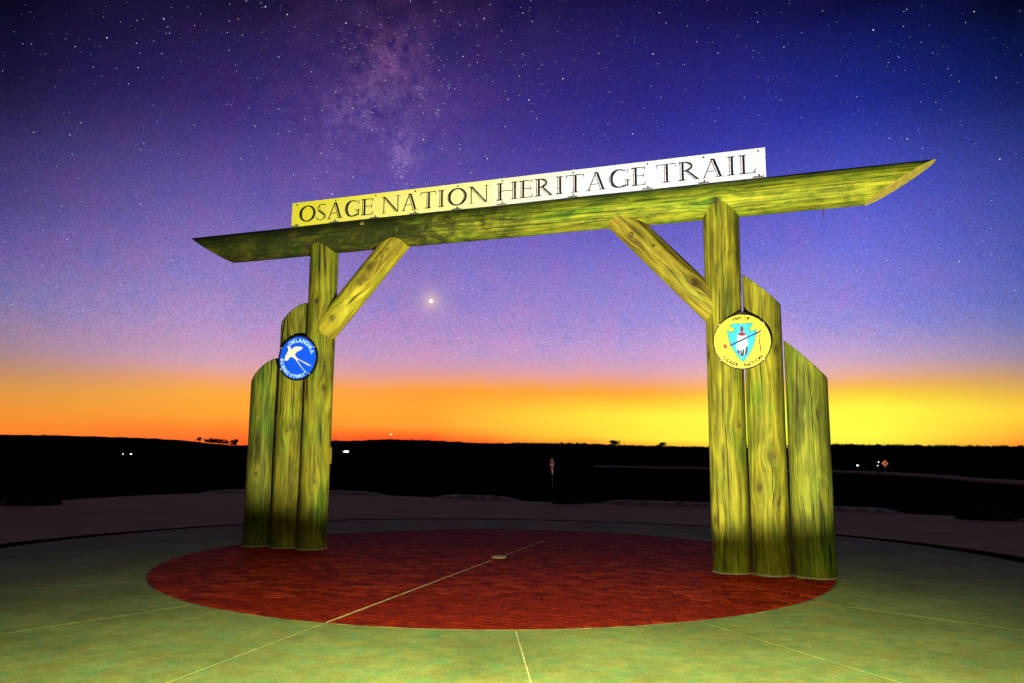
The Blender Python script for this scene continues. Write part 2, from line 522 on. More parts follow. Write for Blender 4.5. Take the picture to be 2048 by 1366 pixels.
def add_box(bm, c, s, rz=0.0):
    r = bmesh.ops.create_cube(bm, size=1.0)
    bmesh.ops.transform(bm, matrix=Matrix.Translation(c) @ Matrix.Rotation(rz, 4, 'Z') @ Matrix.Diagonal((s[0], s[1], s[2], 1)), verts=r['verts'])


def add_tube(bm, p0, p1, r0, r1, seg=10, caps=True):
    p0, p1 = Vector(p0), Vector(p1)
    d = p1 - p0
    q = d.to_track_quat('Z', 'Y').to_matrix().to_4x4()
    r = bmesh.ops.create_cone(bm, cap_ends=caps, segments=seg, radius1=r0, radius2=max(r1, 1e-4), depth=d.length)
    bmesh.ops.transform(bm, matrix=Matrix.Translation((p0 + p1) / 2) @ q, verts=r['verts'])


def add_prism_xz(bm, poly, y0, y1):
    """polygon given in (x, z), extruded between y0 (front) and y1 (back)"""
    f = [bm.verts.new((x, y0, z)) for x, z in poly]
    b = [bm.verts.new((x, y1, z)) for x, z in poly]
    n = len(poly)
    for i in range(n):
        j = (i + 1) % n
        bm.faces.new((f[j], f[i], b[i], b[j]))
    if n <= 4:
        bm.faces.new(f)
        bm.faces.new(list(reversed(b)))
    else:
        for tri in geometry.tessellate_polygon([[Vector((x, z, 0)) for x, z in poly]]):
            bm.faces.new([f[i] for i in tri])
            bm.faces.new([b[i] for i in reversed(tri)])


# ------------------------------------------------------------------ gate frame
GC = Vector((-0.1389, 11.5889, 0.0))
YAW = -0.3426
GX = Vector((math.cos(YAW), math.sin(YAW), 0))
GY = Vector((-math.sin(YAW), math.cos(YAW), 0))


def gw(x, y, z):
    return GC + GX * x + GY * y + Vector((0, 0, z))


# ------------------------------------------------------------------ terrain: one sheet to the horizon, hills included
SKYLINE = [(-180, .6), (-90, .7), (-45, .85), (-33.2, .92), (-30.5, .94), (-27.7, .91), (-24.8, .85), (-23, .77), (-21, .56), (-19.4, .46), (-17.8, .48), (-15.1, .66), (-12.3, .83), (-8.8, .97), (-6.3, .92), (-2.6, .78), (1, .73), (4.7, .75), (8.3, .63), (11.8, .58), (14.3, .53), (18.6, .64), (21.9, .76), (25, .74), (29.3, .69), (33.3, .66), (45, .6), (90, .5), (180, .6)]


def skyl(a):
    for (a0, e0), (a1, e1) in zip(SKYLINE, SKYLINE[1:]):
        if a0 <= a <= a1:
            t = (a - a0) / (a1 - a0)
            t = t * t * (3 - 2 * t) * 0.5 + t * 0.5
            return e0 + (e1 - e0) * t
    return .6


def sm(x, a, b):
    t = max(0, min(1, (x - a) / (b - a)))
    return t * t * (3 - 2 * t)


RIDGE = 1400.0


def terr(r, a):
    z = -0.16 - 0.0 * r
    z += -1.7 * sm(r, 27, 85)
    zr = CAM_H + RIDGE * math.tan(rad(skyl(a)))
    if r <= RIDGE:
        z = z + (zr - z) * sm(r, 480, RIDGE)
    else:
        z = zr - (zr * 0.5) * sm(r, RIDGE, 5200)
    if r > 60:
        z += 0.25 * sm(r, 60, 200) * noise.noise(Vector((a * 0.4, r * 0.01, 3.1)))
    if r > 700:
        z += 1.0 * noise.noise(Vector((a * 1.9, r * 0.004, 0))) * sm(r, 700, 1200)
    return z


def polar(az_, d, z=None):
    v = Vector((math.sin(rad(az_)) * d, math.cos(rad(az_)) * d, 0))
    v.z = terr(d, az_) if z is None else z
    return v


azs = [-180 + i * 6 for i in range(23)] + [-42 + i * 0.25 for i in range(337)] + [42 + i * 6 for i in range(1, 23)]
azs = sorted(set(round(a, 3) for a in azs if -180 <= a < 180))
rs = [0.5, 3, 8, 14, 20, 24, 27, 30, 34, 39, 45, 52, 60, 70, 82, 95, 115, 140, 180, 230, 300, 380, 480, 560, 650, 750, 850, 950, 1050, 1150, 1220, 1280, 1330, 1370, 1400, 1430, 1480, 1600, 1900, 2600, 3600, 5200, 9000]
vs, fs = [], []
for r in rs:
    for a in azs:
        vs.append((math.sin(rad(a)) * r, math.cos(rad(a)) * r, terr(r, a)))
na = len(azs)
for i in range(len(rs) - 1):
    for j in range(na):
        k = (j + 1) % na
        fs.append((i * na + j, i * na + k, (i + 1) * na + k, (i + 1) * na + j))
fs.append(tuple(range(na)))
me = bpy.data.meshes.new('ground')
me.from_pydata(vs, [], fs)
for p in me.polygons:
    p.use_smooth = True
struct(link('ground', me, m_land))

# ------------------------------------------------------------------ turning loop road round the plaza
PLAZA_EDGE = [(-180, 7.7), (-90, 7.7), (0.6, 7.64), (12.4, 7.61), (28.8, 7.5), (51.8, 6.95), (76, 6.75), (100.5, 6.95), (122, 7.3), (138, 7.41), (153, 7.48), (164, 7.64), (174.5, 7.75), (180, 7.7)]
ROAD_EDGE = [(-180, 17.5), (-150, 16), (-120, 15.5), (-60, 15.5), (-20, 17), (10, 17), (32.9, 15.6), (40, 14.5), (47.7, 14.35), (56, 13.7), (64.3, 13.4), (70.7, 13.35), (84.2, 13.8), (97.2, 15.7), (108.2, 18.6), (118.8, 21.2), (127.9, 20.4), (138.5, 18.3), (144, 17.1), (160, 17), (180, 17.5)]


def pl(tab, a):
    a = (a + 180) % 360 - 180
    for (a0, e0), (a1, e1) in zip(tab, tab[1:]):
        if a0 <= a <= a1:
            t = (a - a0) / (a1 - a0)
            return e0 + (e1 - e0) * t
    return tab[0][1]


PC = GC + Vector((-0.09, -0.05, 0.0))        # middle of the paved circle


def plw(a, r, z):
    return (PC.x + math.cos(rad(a)) * r, PC.y + math.sin(rad(a)) * r, z)


def smooth_tab(tab, a, wdt=6.0):
    return sum(pl(tab, a + k * wdt / 3) for k in (-3, -2, -1, 0, 1, 2, 3)) / 7.0


def ring(name, fin, fout, z0, z1, material, a0=-180.0, a1=180.0, step=2.0):
    """solid ring sector between two radius functions, top at z1 and bottom at z0"""
    n = max(2, int(round((a1 - a0) / step)))
    full = a1 - a0 >= 359.99
    bm = bmesh.new()
    rows = []
    for i in range(n if full else n + 1):
        a = a0 + (a1 - a0) * i / n
        rows.append([bm.verts.new(plw(a, rr, zz)) for rr, zz in ((fin(a), z1), (fout(a), z1), (fout(a), z0), (fin(a), z0))])
    m_ = len(rows)
    for i in range(m_ if full else m_ - 1):
        A, B = rows[i], rows[(i + 1) % m_]
        for k in range(4):
            l = (k + 1) % 4
            bm.faces.new((A[k], A[l], B[l], B[k]))
    if not full:
        bm.faces.new(rows[0])
        bm.faces.new(list(reversed(rows[-1])))
    return from_bm(name, bm, material)


pe = lambda a: smooth_tab(PLAZA_EDGE, a)
rd = lambda a: smooth_tab(ROAD_EDGE, a)
struct(ring('road', lambda a: pe(a) + 0.30 + 0.25 * sm(abs(a - 90), 40, 90), rd, -0.14, -0.004, m_road))
struct(ring('edge_shade_band', lambda a: pe(a) - 0.30, lambda a: pe(a) + 0.65, -0.15, -0.010, m_edge_shade))  # flat dark strip painted in for the unlit face at the plaza edge


def kerb(a0, a1):
    bm = bmesh.new()
    n = int((a1 - a0) / 1.0)
    rows = []
    prof = [(0.0, -0.10), (0.02, 0.085), (0.05, 0.11), (0.22, 0.115), (0.26, -0.10)]
    for i in range(n + 1):
        a = a0 + (a1 - a0) * i / n
        taper = sm(i, 0, 5) * sm(n - i, 0, 5)
        rows.append([bm.verts.new(plw(a, rd(a) + 0.02 + pr, -0.10 + (pz + 0.10) * taper)) for pr, pz in prof])
    for A, B in zip(rows, rows[1:]):
        for k in range(len(prof) - 1):
            bm.faces.new((A[k], A[k + 1], B[k + 1], B[k]))
    return struct(from_bm('kerb', bm, m_kerb))


for s in ((20, 31), (40, 79.5), (85.5, 101), (101.5, 125), (136, 160)):
    kerb(*s)

# ------------------------------------------------------------------ plaza slabs with caulked joints
RB = 4.565
angs = [-129.3, -108.1, -86.5, -64.7, -43.0]
angs += [-43.0 + 22.808 * k for k in range(1, 12)]
plaza = struct(bpy.data.objects.new('plaza', None))
col.objects.link(plaza)
for i, a in enumerate(angs):
    b = angs[(i + 1) % len(angs)]
    if b <= a:
        b += 360
    gapf = lambda r: math.degrees(0.007 / r)
    n = 24
    bm = bmesh.new()
    top, bot = [], []
    pts = []
    for k in range(n + 1):
        t = a + gapf(RB) + (b - a - 2 * gapf(RB)) * k / n
        pts.append((t, RB + 0.010))
    for k in range(n + 1):
        t = b - gapf(7.5) - (b - a - 2 * gapf(7.5)) * k / n
        pts.append((t, pe(t)))
    rows = n + 1
    V = [[None, None] for _ in range(rows)]
    for k in range(rows):
        t0, r0 = pts[k]
        t1, r1 = pts[2 * n + 1 - k]
        strip = []
        for q in range(4):
            f = q / 3
            strip.append(bm.verts.new(plw(t0 + (t1 - t0) * f, r0 + (r1 - r0) * f, 0.0)))
        strip.append(bm.verts.new(plw(t1, r1, -0.14)))
        strip.append(bm.verts.new(plw(t0, r0, -0.14)))
        V[k] = strip
    for A, B in zip(V, V[1:]):
        for q in range(6):
            l = (q + 1) % 6
            bm.faces.new((A[q], A[l], B[l], B[q]))
    bm.faces.new(V[0])
    bm.faces.new(list(reversed(V[-1])))
    from_bm('slab', bm, m_conc, plaza)
    # caulk in the joint beside the slab, slightly uneven
    bm = bmesh.new()
    d = Vector((math.cos(rad(a)), math.sin(rad(a)), 0))
    s = Vector((-d.y, d.x, 0))
    prev = None
    r = RB + 0.012
    while r < pe(a) - 0.02:
        wdt = 0.0068 + 0.0022 * noise.noise(Vector((r * 4, a, 0)))
        z = -0.004 + 0.002 * noise.noise(Vector((r * 6, a, 5)))
        cur = [bm.verts.new(PC + d * r + s * (k * wdt) + Vector((0, 0, zz))) for k, zz in ((-1, -0.05), (-1, z), (1, z), (1, -0.05))]
        if prev:
            for k in range(3):
                bm.faces.new((prev[k], prev[k + 1], cur[k + 1], cur[k]))
        prev = cur
        r += 0.06
    from_bm('joint', bm, m_caulk, plaza)

# ------------------------------------------------------------------ brick paving
paving = struct(bpy.data.objects.new('brick_paving', None))
col.objects.link(paving)
paving.location = PC
paving.rotation_euler = (0, 0, YAW)
bm = bmesh.new()
N = 160
ct = [bm.verts.new((math.cos(2 * PI * i / N) * (RB - 0.004), math.sin(2 * PI * i / N) * (RB - 0.004), -0.022)) for i in range(N)]
bm.faces.new(ct)
from_bm('mortar_bed', bm, m_bed, paving)
bm = bmesh.new()
rows = []
for i in range(N * 2):
    a = PI * i / N
    wd = 0.007 + 0.004 * noise.noise(Vector((math.cos(a) * 9, math.sin(a) * 9, 2)))
    rows.append([bm.verts.new((math.cos(a) * rr, math.sin(a) * rr, zz)) for rr, zz in ((RB - wd, -0.02), (RB - wd, 0.002), (RB + wd, 0.002), (RB + wd, -0.02))])
for i in range(len(rows)):
    A, B = rows[i], rows[(i + 1) % len(rows)]
    for k in range(3):
        bm.faces.new((A[k], A[k + 1], B[k + 1], B[k]))
from_bm('edge_strip', bm, plain('pale_edge_strip', (0.30, 0.24, 0.13), 0.8, 0.9, 5.0), paving)

BLX, BLY, GAP = 0.205, 0.110, 0.010


def clip_circle(poly, rr):
    n = 96
    for k in range(n):
        t = 2 * PI * k / n
        nx, ny = math.cos(t), math.sin(t)
        out = []
        for i in range(len(poly)):
            p, q = poly[i], poly[(i + 1) % len(poly)]
            dp, dq = p[0] * nx + p[1] * ny - rr, q[0] * nx + q[1] * ny - rr
            if dp <= 0:
                out.append(p)
            if dp * dq < 0:
                f = dp / (dp - dq)
                out.append((p[0] + (q[0] - p[0]) * f, p[1] + (q[1] - p[1]) * f))
        poly = out
        if len(poly) < 3:
            return []
    return poly


def brick_into(bm, poly, z, tilt=(0, 0), inset=0.004):
    cx = sum(p[0] for p in poly) / len(poly)
    cy = sum(p[1] for p in poly) / len(poly)
    rings = []
    for sc, dz in ((0.0, -0.03), (0.0, -0.003), (1.0, 0.0)):
        rg = []
        for x, y in poly:
            dx, dy = x - cx, y - cy
            l = math.hypot(dx, dy) or 1
            f = max(0, 1 - sc * inset * 1.4 / l)
            zz = z + dz + (tilt[0] * dx + tilt[1] * dy if dz > -0.02 else 0)
            rg.append(bm.verts.new((cx + dx * f, cy + dy * f, zz)))
        rings.append(rg)
    n = len(poly)
    for a, b in zip(rings, rings[1:]):
        for i in range(n):
            j = (i + 1) % n
            bm.faces.new((a[i], a[j], b[j], b[i]))
    bm.faces.new(rings[-1])


variants = []
for v in range(10):
    bm = bmesh.new()
    hx, hy = BLX / 2 - GAP / 2, BLY / 2 - GAP / 2
    jit = lambda s: R.uniform(-s, s)
    poly = [(-hx + jit(.003), -hy + jit(.003)), (jit(.03), -hy + jit(.004)), (hx + jit(.003), -hy + jit(.003)), (hx + jit(.003), hy + jit(.003)), (jit(.03), hy + jit(.004)), (-hx + jit(.003), hy + jit(.003))]
    brick_into(bm, poly, 0, (jit(.008), jit(.016)))
    bmesh.ops.recalc_face_normals(bm, faces=bm.faces)
    me = bpy.data.meshes.new('brick')
    bm.to_mesh(me)
    bm.free()
    me.materials.append(m_brick)
    variants.append(me)

cells = []
ny = int(RB / BLY) + 2
nx = int(RB / BLX) + 2
for j in range(-ny, ny + 1):
    off = (j % 2) * BLX / 2 + R.uniform(-.05, .05)
    for i in range(-nx, nx + 1):
        x, y = i * BLX + off, j * BLY
        far = max(math.hypot(x + sx * BLX / 2, y + sy * BLY / 2) for sx in (-1, 1) for sy in (-1, 1))
        near = min(math.hypot(x + sx * BLX / 2, y + sy * BLY / 2) for sx in (-1, 0, 1) for sy in (-1, 0, 1))
        if near > RB - 0.012:
            continue
        cells.append((x, y, far < RB - 0.016))
logs_xy = [(3.24, .25), (3.735, .25), (4.25, .27), (-3.2, .23), (-3.71, .23), (-4.24, .23)]
cells = [c_ for c_ in cells if all(math.hypot(c_[0] - lx, c_[1]) > lr - 0.10 for lx, lr in logs_xy)]


def wdist(c_):
    p = gw(c_[0], c_[1], 0)
    return p.length


full = sorted([c_ for c_ in cells if c_[2]], key=wdist)
part_set = set(full[:300])
bm = bmesh.new()
for c_ in cells:
    x, y, isfull = c_
    z = -0.003 + R.uniform(-.0015, .0015)
    if c_ in part_set:
        o = bpy.data.objects.new('brick', R.choice(variants))
        col.objects.link(o)
        o.parent = paving
        o.location = (x, y, z)
        o.rotation_euler = (0, 0, R.choice((0, PI)) + R.uniform(-.02, .02))
        continue
    hx, hy = BLX / 2 - GAP / 2, BLY / 2 - GAP / 2
    j4 = [R.uniform(-.004, .004) for _ in range(8)]
    poly = [(x - hx + j4[0], y - hy + j4[1]), (x + hx + j4[2], y - hy + j4[3]), (x + hx + j4[4], y + hy + j4[5]), (x - hx + j4[6], y + hy + j4[7])]
    if not isfull:
        poly = clip_circle(poly, RB - 0.015)
        if len(poly) < 3:
            continue
        ar = abs(sum(poly[i][0] * poly[(i + 1) % len(poly)][1] - poly[(i + 1) % len(poly)][0] * poly[i][1] for i in range(len(poly)))) / 2
        if ar < 0.0008:
            continue
    brick_into(bm, poly, z, (R.uniform(-.008, .008), R.uniform(-.016, .016)))
o = from_bm('brick_field', bm, m_brick, paving)
o['kind'] = 'stuff'


def pave_joint(a0, r0, a1, r1, hw, seed):
    """caulk line lying in the paving between two polar points round the centre"""
    p0 = Vector(plw(a0, r0, 0)) - PC
    p1 = Vector(plw(a1, r1, 0)) - PC
    rot = Matrix.Rotation(-YAW, 3, 'Z')
    p0, p1 = rot @ p0, rot @ p1
    d = (p1 - p0)
    L = d.length
    d.normalize()
    s = Vector((-d.y, d.x, 0))
    bm = bmesh.new()
    n = int(L / 0.07)
    prev = None
    for k in range(n + 1):
        q = p0 + d * (L * k / n)
        wdt = hw * (0.75 + 0.7 * max(-.9, noise.noise(Vector((k * .23, seed, 0)))))
        cur = [bm.verts.new(q + s * (m_ * wdt) + Vector((0, 0, zz))) for m_, zz in ((-1, -.02), (-1, .0045), (1, .0045), (1, -.02))]
        if prev:
            for m_ in range(3):
                bm.faces.new((prev[m_], prev[m_ + 1], cur[m_ + 1], cur[m_]))
        prev = cur
    return from_bm('joint', bm, m_caulk, paving)


pave_joint(-108.1, RB - .01, -108.1, 0.12, 0.0032, 1)
pave_joint(71.9, 0.12, 71.9, RB - 1.9, 0.0009, 2)

# round metal plate at the centre
plate = thing('centre_plate', 'round pale metal plate set in the middle of the red bricks', 'plate', GC + Vector((-0.03, 0.14, 0)))
bm = bmesh.new()
prev = None
for r0, z1 in ((0.112, -.01), (0.110, 0.008), (.104, .014), (.085, .019), (0.060, 0.022), (.03, .023)):
    cur = [bm.verts.new((math.cos(2 * PI * k / 40) * r0, math.sin(2 * PI * k / 40) * r0, z1)) for k in range(40)]
    if prev:
        for k in range(40):
            bm.faces.new((prev[k], prev[(k + 1) % 40], cur[(k + 1) % 40], cur[k]))
    prev = cur
bm.faces.new(prev)
from_bm('disc', bm, plain('pale_brass', (0.92, 0.72, 0.36), 0.5, 0.08, 12.0, 0.2, 0.0), plate)
for k in range(4):
    bm = bmesh.new()
    r_ = bmesh.ops.create_cone(bm, cap_ends=True, segments=12, radius1=.010, radius2=.008, depth=.010)
    bmesh.ops.translate(bm, verts=r_['verts'], vec=(.090 * math.cos(k * PI / 2 + .7), .090 * math.sin(k * PI / 2 + .7), .017))
    from_bm('screw', bm, m_steel, plate)

# ------------------------------------------------------------------ the log gateway
gate = thing('log_gateway', 'tall gateway of weathered round logs standing on the red brick circle', 'gateway', GC, YAW)


def log(name, p0, p1, r, material, seed, knots=(), cut=None, cuts=None, taper=0.0, label=None):
    """round log from p0 to p1 (gate space); knots = (along, angle, size); cuts = [(point, normal)]"""
    p0, p1 = Vector(p0), Vector(p1)
    ax = (p1 - p0)
    L = ax.length
    ax.normalize()
    ref = Vector((0, -1, 0))
    e1 = (ref - ax * ref.dot(ax)).normalized()      # towards the viewer
    e2 = ax.cross(e1)                                # completes the frame
    SEG, NR = 72, max(8, int(L / 0.035))
    bm = bmesh.new()
    lg = bm.verts.layers.float_vector.new('grain')
    lk = bm.verts.layers.float.new('knot')
    rows = []
    for i in range(NR + 1):
        t = L * i / NR
        row = []
        bend = Vector((noise.noise(Vector((t * .35, seed, 0))), noise.noise(Vector((t * .35, seed, 7))), 0)) * 0.006
        for j in range(SEG):
            th = 2 * PI * j / SEG
            rr = r * (1 - taper * t / L)
            rr += 0.0045 * noise.noise(Vector((math.cos(th) * 1.6 + seed, math.sin(th) * 1.6, t * .9)))
            rr += 0.0022 * noise.noise(Vector((math.cos(th) * 5 + seed, math.sin(th) * 5, t * 2.0)))
            gu, gv, kn = th * r, t, 0.0
            for (ka, kt, ks) in knots:
                du = ((th - kt + PI) % (2 * PI) - PI) * r
                dv = t - ka
                q = (du / ks) ** 2 + (dv / (ks * 1.5)) ** 2
                if q < 30:
                    g = math.exp(-q / 5.0)
                    gu += -du * 0.75 * math.exp(-q / 9.0) + 0.02 * g
                    kn = max(kn, 0.95 * math.exp(-q * 1.5) + 0.12 * math.exp(-q / 3.0))
                    rr += 0.010 * math.exp(-q / 1.5)
            q3 = p0 + ax * t + e1 * (math.cos(th) * rr + bend.x) + e2 * (math.sin(th) * rr + bend.y)
            v = bm.verts.new(q3)
            v[lg] = Vector((gu, gv, seed * 3.7))
            v[lk] = min(1.0, kn)
            row.append(v)
        rows.append(row)
    for A, B in zip(rows, rows[1:]):
        for j in range(SEG):
            k = (j + 1) % SEG
            f = bm.faces.new((A[j], A[k], B[k], B[j]))
            f.smooth = True
    for rw in (rows[0], rows[-1]):
        f = bm.faces.new(rw)
        f.material_index = 1
    for (pt, nr) in (cuts or []):
        res = bmesh.ops.bisect_plane(bm, geom=bm.verts[:] + bm.edges[:] + bm.faces[:], plane_co=pt, plane_no=nr, clear_outer=True)
        ed = [e for e in res['geom_cut'] if isinstance(e, bmesh.types.BMEdge)]
        fr = bmesh.ops.contextual_create(bm, geom=ed)
        for f in fr['faces']:
            f.material_index = 1
            f.smooth = False
    bmesh.ops.recalc_face_normals(bm, faces=bm.faces)
    me = bpy.data.meshes.new(name)
    bm.to_mesh(me)
    bm.free()
    o = link(name, me, [material, m_end], gate)
    if label:
        o['label'] = label
    # drying cracks: narrow dark clefts wandering along the grain
    crng = random.Random(int(seed * 101))
    for _ in range(crng.choice((3, 4, 5))):
        t0 = crng.uniform(.05, .75) * L
        ln = crng.uniform(.35, 1.5)
        th0 = crng.uniform(-1.15, 1.15)
        steps = max(6, int(ln / .04))
        bm = bmesh.new()
        prev = None
        for k in range(steps + 1):
            t = t0 + ln * k / steps
            if t > L - .12:
                break
            th = th0 + .10 * noise.noise(Vector((t * 1.7, seed, th0 * 5))) + .03 * noise.noise(Vector((t * 9, seed, th0 * 9)))
            wd = (.0042 + .0022 * noise.noise(Vector((t * 6, seed, 3)))) * math.sin(PI * min(1, (k + .4) / (steps + .8))) ** .5
            row = []
            for q_ in (-1, 1):
                a_ = th + q_ * wd / r
                rr = r * (1 - taper * t / L) + .0045 * noise.noise(Vector((math.cos(a_) * 1.6 + seed, math.sin(a_) * 1.6, t * .9))) + .0022 * noise.noise(Vector((math.cos(a_) * 5 + seed, math.sin(a_) * 5, t * 2.0))) + .0022
                bx = noise.noise(Vector((t * .35, seed, 0))) * .006
                by_ = noise.noise(Vector((t * .35, seed, 7))) * .006
                row.append(p0 + ax * t + e1 * (math.cos(a_) * rr + bx) + e2 * (math.sin(a_) * rr + by_))
            if any((v_ - Vector(pt)).dot(nr) > -.02 for v_ in row for (pt, nr) in (cuts or [])):
                break
            cur = [bm.verts.new(v_) for v_ in row]
            if prev:
                bm.faces.new((prev[0], prev[1], cur[1], cur[0]))
            prev = cur
        if len(bm.faces) > 4:
            from_bm('crack', bm, m_crack, o)
        else:
            bm.free()
    # knots as raised dark lenses on the bark side
    for (ka, kt, ks) in knots:
        c3 = p0 + ax * ka + (e1 * math.cos(kt) + e2 * math.sin(kt)) * (r + 0.004)
        nrm = (e1 * math.cos(kt) + e2 * math.sin(kt))
        bm = bmesh.new()
        rot = nrm.to_track_quat('Z', 'Y').to_matrix().to_4x4()
        prev = None
        for (rr, zz) in ((1.0, -.006), (0.82, .004), (0.62, .003), (0.5, -.001), (0.25, .002)):
            ringv = []
            for j in range(14):
                th = 2 * PI * j / 14
                w_ = 1 + 0.16 * noise.noise(Vector((math.cos(th) * 2 + ka * 9, math.sin(th) * 2, kt)))
                loc = Vector((math.cos(th) * rr * ks * .72 * w_, math.sin(th) * rr * ks * .85 * w_, zz))
                ringv.append(bm.verts.new(Matrix.Translation(c3) @ rot @ loc))
            if prev:
                for j in range(14):
                    k = (j + 1) % 14
                    f = bm.faces.new((prev[j], prev[k], ringv[k], ringv[j]))
                    f.smooth = True
            prev = ringv
        bm.faces.new(prev)
        from_bm('knot', bm, m_knot, o, True)
    return o


AX_Z = 5.055
ZB = -0.05
TALL_TOP = AX_Z + 0.03
# right hand group
log('tall_post', (3.238, 0, ZB), (3.238, 0, TALL_TOP), 0.2435, m_post, 1, [(0.72, -0.75, .055), (1.95, 0.72, .04), (2.9, -0.95, .03)], label='right tall post of the gateway, beside the yellow seal')
c45 = Vector((1, 0, 1)).normalized()
log('middle_post', (3.738, 0.0, ZB), (3.738, 0, 4.2), 0.242, m_post, 2, [(1.55, 0.30, .06), (1.15, -0.45, .05), (2.95, 0.75, .05), (0.95, .45, .03)], cuts=[(Vector((3.738, 0, 3.735)), Vector((.92, 0, 1)).normalized())])
log('short_post', (4.260, 0.0, ZB), (4.260, 0, 3.4), 0.260, m_post_g, 3, [(0.75, -1.1, .05), (2.1, .5, .035)], cuts=[(Vector((4.250, 0, 2.775)), Vector((1, 0, 1)).normalized())])
# left hand group
log('tall_post', (-3.205, 0, ZB), (-3.205, 0, TALL_TOP), 0.232, m_post, 4, [(0.70, -0.80, .05), (1.1, .55, .03), (2.6, .9, .04), (4.0, .2, .05)], label='left tall post of the gateway, beside the blue sign')
log('middle_post', (-3.712, 0, ZB), (-3.712, 0, 4.2), 0.232, m_post, 5, [(3.35, -.15, .05), (1.9, .4, .04)], cuts=[(Vector((-3.712, 0, 3.765)), Vector((-.92, 0, 1)).normalized())])
log('short_post', (-4.250, 0, ZB), (-4.250, 0, 3.4), 0.228, m_post_g, 6, [(1.2, .3, .035)], cuts=[(Vector((-4.250, 0, 2.84)), Vector((-1, 0, 1)).normalized())])
# diagonal braces
for sgn, sd, kn in ((-1, 7, [(0.42, 0.35, .06), (1.15, .25, .065), (1.45, .05, .065), (1.85, .30, .05)]), (1, 8, [(0.55, .25, .05), (1.7, -.3, .05), (1.35, .2, .03)])):
    A = Vector((sgn * 3.21, 0, 3.405))
    B = Vector((sgn * 1.66, 0, 5.085))
    log('brace', A, B, 0.208, m_brace if sgn < 0 else m_brace_r, sd, kn)
# the long beam with raking cuts at both ends
bc = lambda sg: [(Vector((sg * 5.485, 0, AX_Z - .02)), Vector((sg * .50, 0, -.86)).normalized())]
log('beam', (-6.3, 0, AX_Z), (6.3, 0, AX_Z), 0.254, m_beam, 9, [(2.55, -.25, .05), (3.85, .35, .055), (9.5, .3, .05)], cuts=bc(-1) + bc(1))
# pale grout collars where the posts meet the bricks
for x, r in ((3.236, .242), (3.738, .242), (4.26, .260), (-3.205, .232), (-3.712, .232), (-4.25, .228)):
    bm = bmesh.new()
    prof = [(r - .01, -.01), (r - .004, .014), (r + .008, .010), (r + .020, -.008)]
    rows = []
    for i in range(48):
        a = 2 * PI * i / 48
        k = 1 + .6 * noise.noise(Vector((math.cos(a) * 4 + x, math.sin(a) * 4, 0)))
        rows.append([bm.verts.new((x + math.cos(a) * pr, math.sin(a) * pr, max(-.01, pz * k))) for pr, pz in prof])
    for i in range(48):
        A, B = rows[i], rows[(i + 1) % 48]
        for q in range(3):
            bm.faces.new((A[q], A[q + 1], B[q + 1], B[q]))
    from_bm('grout_collar', bm, m_grout, gate)
# tie rods seen in the gaps, plug on the beam, utility plate on the left tall post
for x, z in ((3.49, 1.62), (3.985, 1.62), (-3.46, 1.62), (-3.98, 1.62)):
    bm = bmesh.new()
    add_tube(bm, (x - .06, -.02, z), (x + .06, -.02, z), .014, .014, 10)
    from_bm('tie_rod', bm, m_rust, gate)
bm = bmesh.new()
r_ = bmesh.ops.create_cone(bm, cap_ends=True, segments=20, radius1=.040, radius2=.032, depth=.03)
bmesh.ops.transform(bm, matrix=Matrix.Translation((-2.38, -.215, AX_Z + .135)) @ Matrix.Rotation(rad(60), 4, 'X'), verts=r_['verts'])
from_bm('wooden_plug', bm, plain('yellow_plug_wood', (0.30, 0.24, 0.03), 0.7, 0.2, 30.0), gate)
bm = bmesh.new()
add_box(bm, (-2.972, .03, 1.46), (.035, .09, .26))
from_bm('utility_box', bm, m_brace, gate)

# little wire hanging under the beam
wire = thing('hanging_wire', 'thin dark wire hanging under the right end of the beam', 'wire', gw(4.57, 0, AX_Z - .262), YAW)
bm = bmesh.new()
add_tube(bm, (0, 0, .012), (0.004, 0, -.07), .004, .004, 6)
add_tube(bm, (0.004, 0, -.07), (-.004, 0, -.15), .004, .003, 6)
from_bm('strand', bm, m_rust, wire)
bm = bmesh.new()
add_tube(bm, (-.012, 0, -.02), (.03, 0, -.13), .003, .002, 6)
from_bm('strand', bm, m_rust, wire)

# ------------------------------------------------------------------ name sign
SX0, SXM, SX1 = -3.815, -0.157, 3.866
SZ0, SH = 5.283, 0.432
sign = thing('name_sign', 'long white and yellow sign board lettered along the top of the log beam', 'sign', gw(0, -.105, SZ0), YAW)
for nm, x0, x1, mt, lb in (('panel', SX0, SXM - .002, m_sign_l, 'left sign panel, yellow'), ('panel', SXM + .002, SX1, m_sign_r, 'right sign panel, white')):
    bm = bmesh.new()
    add_box(bm, ((x0 + x1) / 2, .006, SH / 2), (x1 - x0, .010, SH))
    o = from_bm(nm, bm, mt, sign)
    o['label'] = lb
bm = bmesh.new()
add_box(bm, ((SX0 + SX1) / 2, .016, SH / 2), (SX1 - SX0 - .004, .008, SH + .004))
from_bm('backing', bm, m_rust, sign)
for x in (-3.716, -2.958, -2.202, -1.484, -0.744, 0.007, 1.136, 2.246, 3.038, 3.774):
    for z in (.047, .392):
        bm = bmesh.new()
        r_ = bmesh.ops.create_cone(bm, cap_ends=True, segments=10, radius1=.014, radius2=.010, depth=.010)
        bmesh.ops.transform(bm, matrix=Matrix.Translation((x, -.004, z)) @ Matrix.Rotation(PI / 2, 4, 'X'), verts=r_['verts'])
        from_bm('bolt', bm, m_brown, sign)
    bm = bmesh.new()
    add_box(bm, (x - .01, -.012, .012), (.15, .026, .004))
    add_box(bm, (x - .01, -.0015, .020), (.15, .004, .020))
    from_bm('bracket', bm, m_steel, sign)


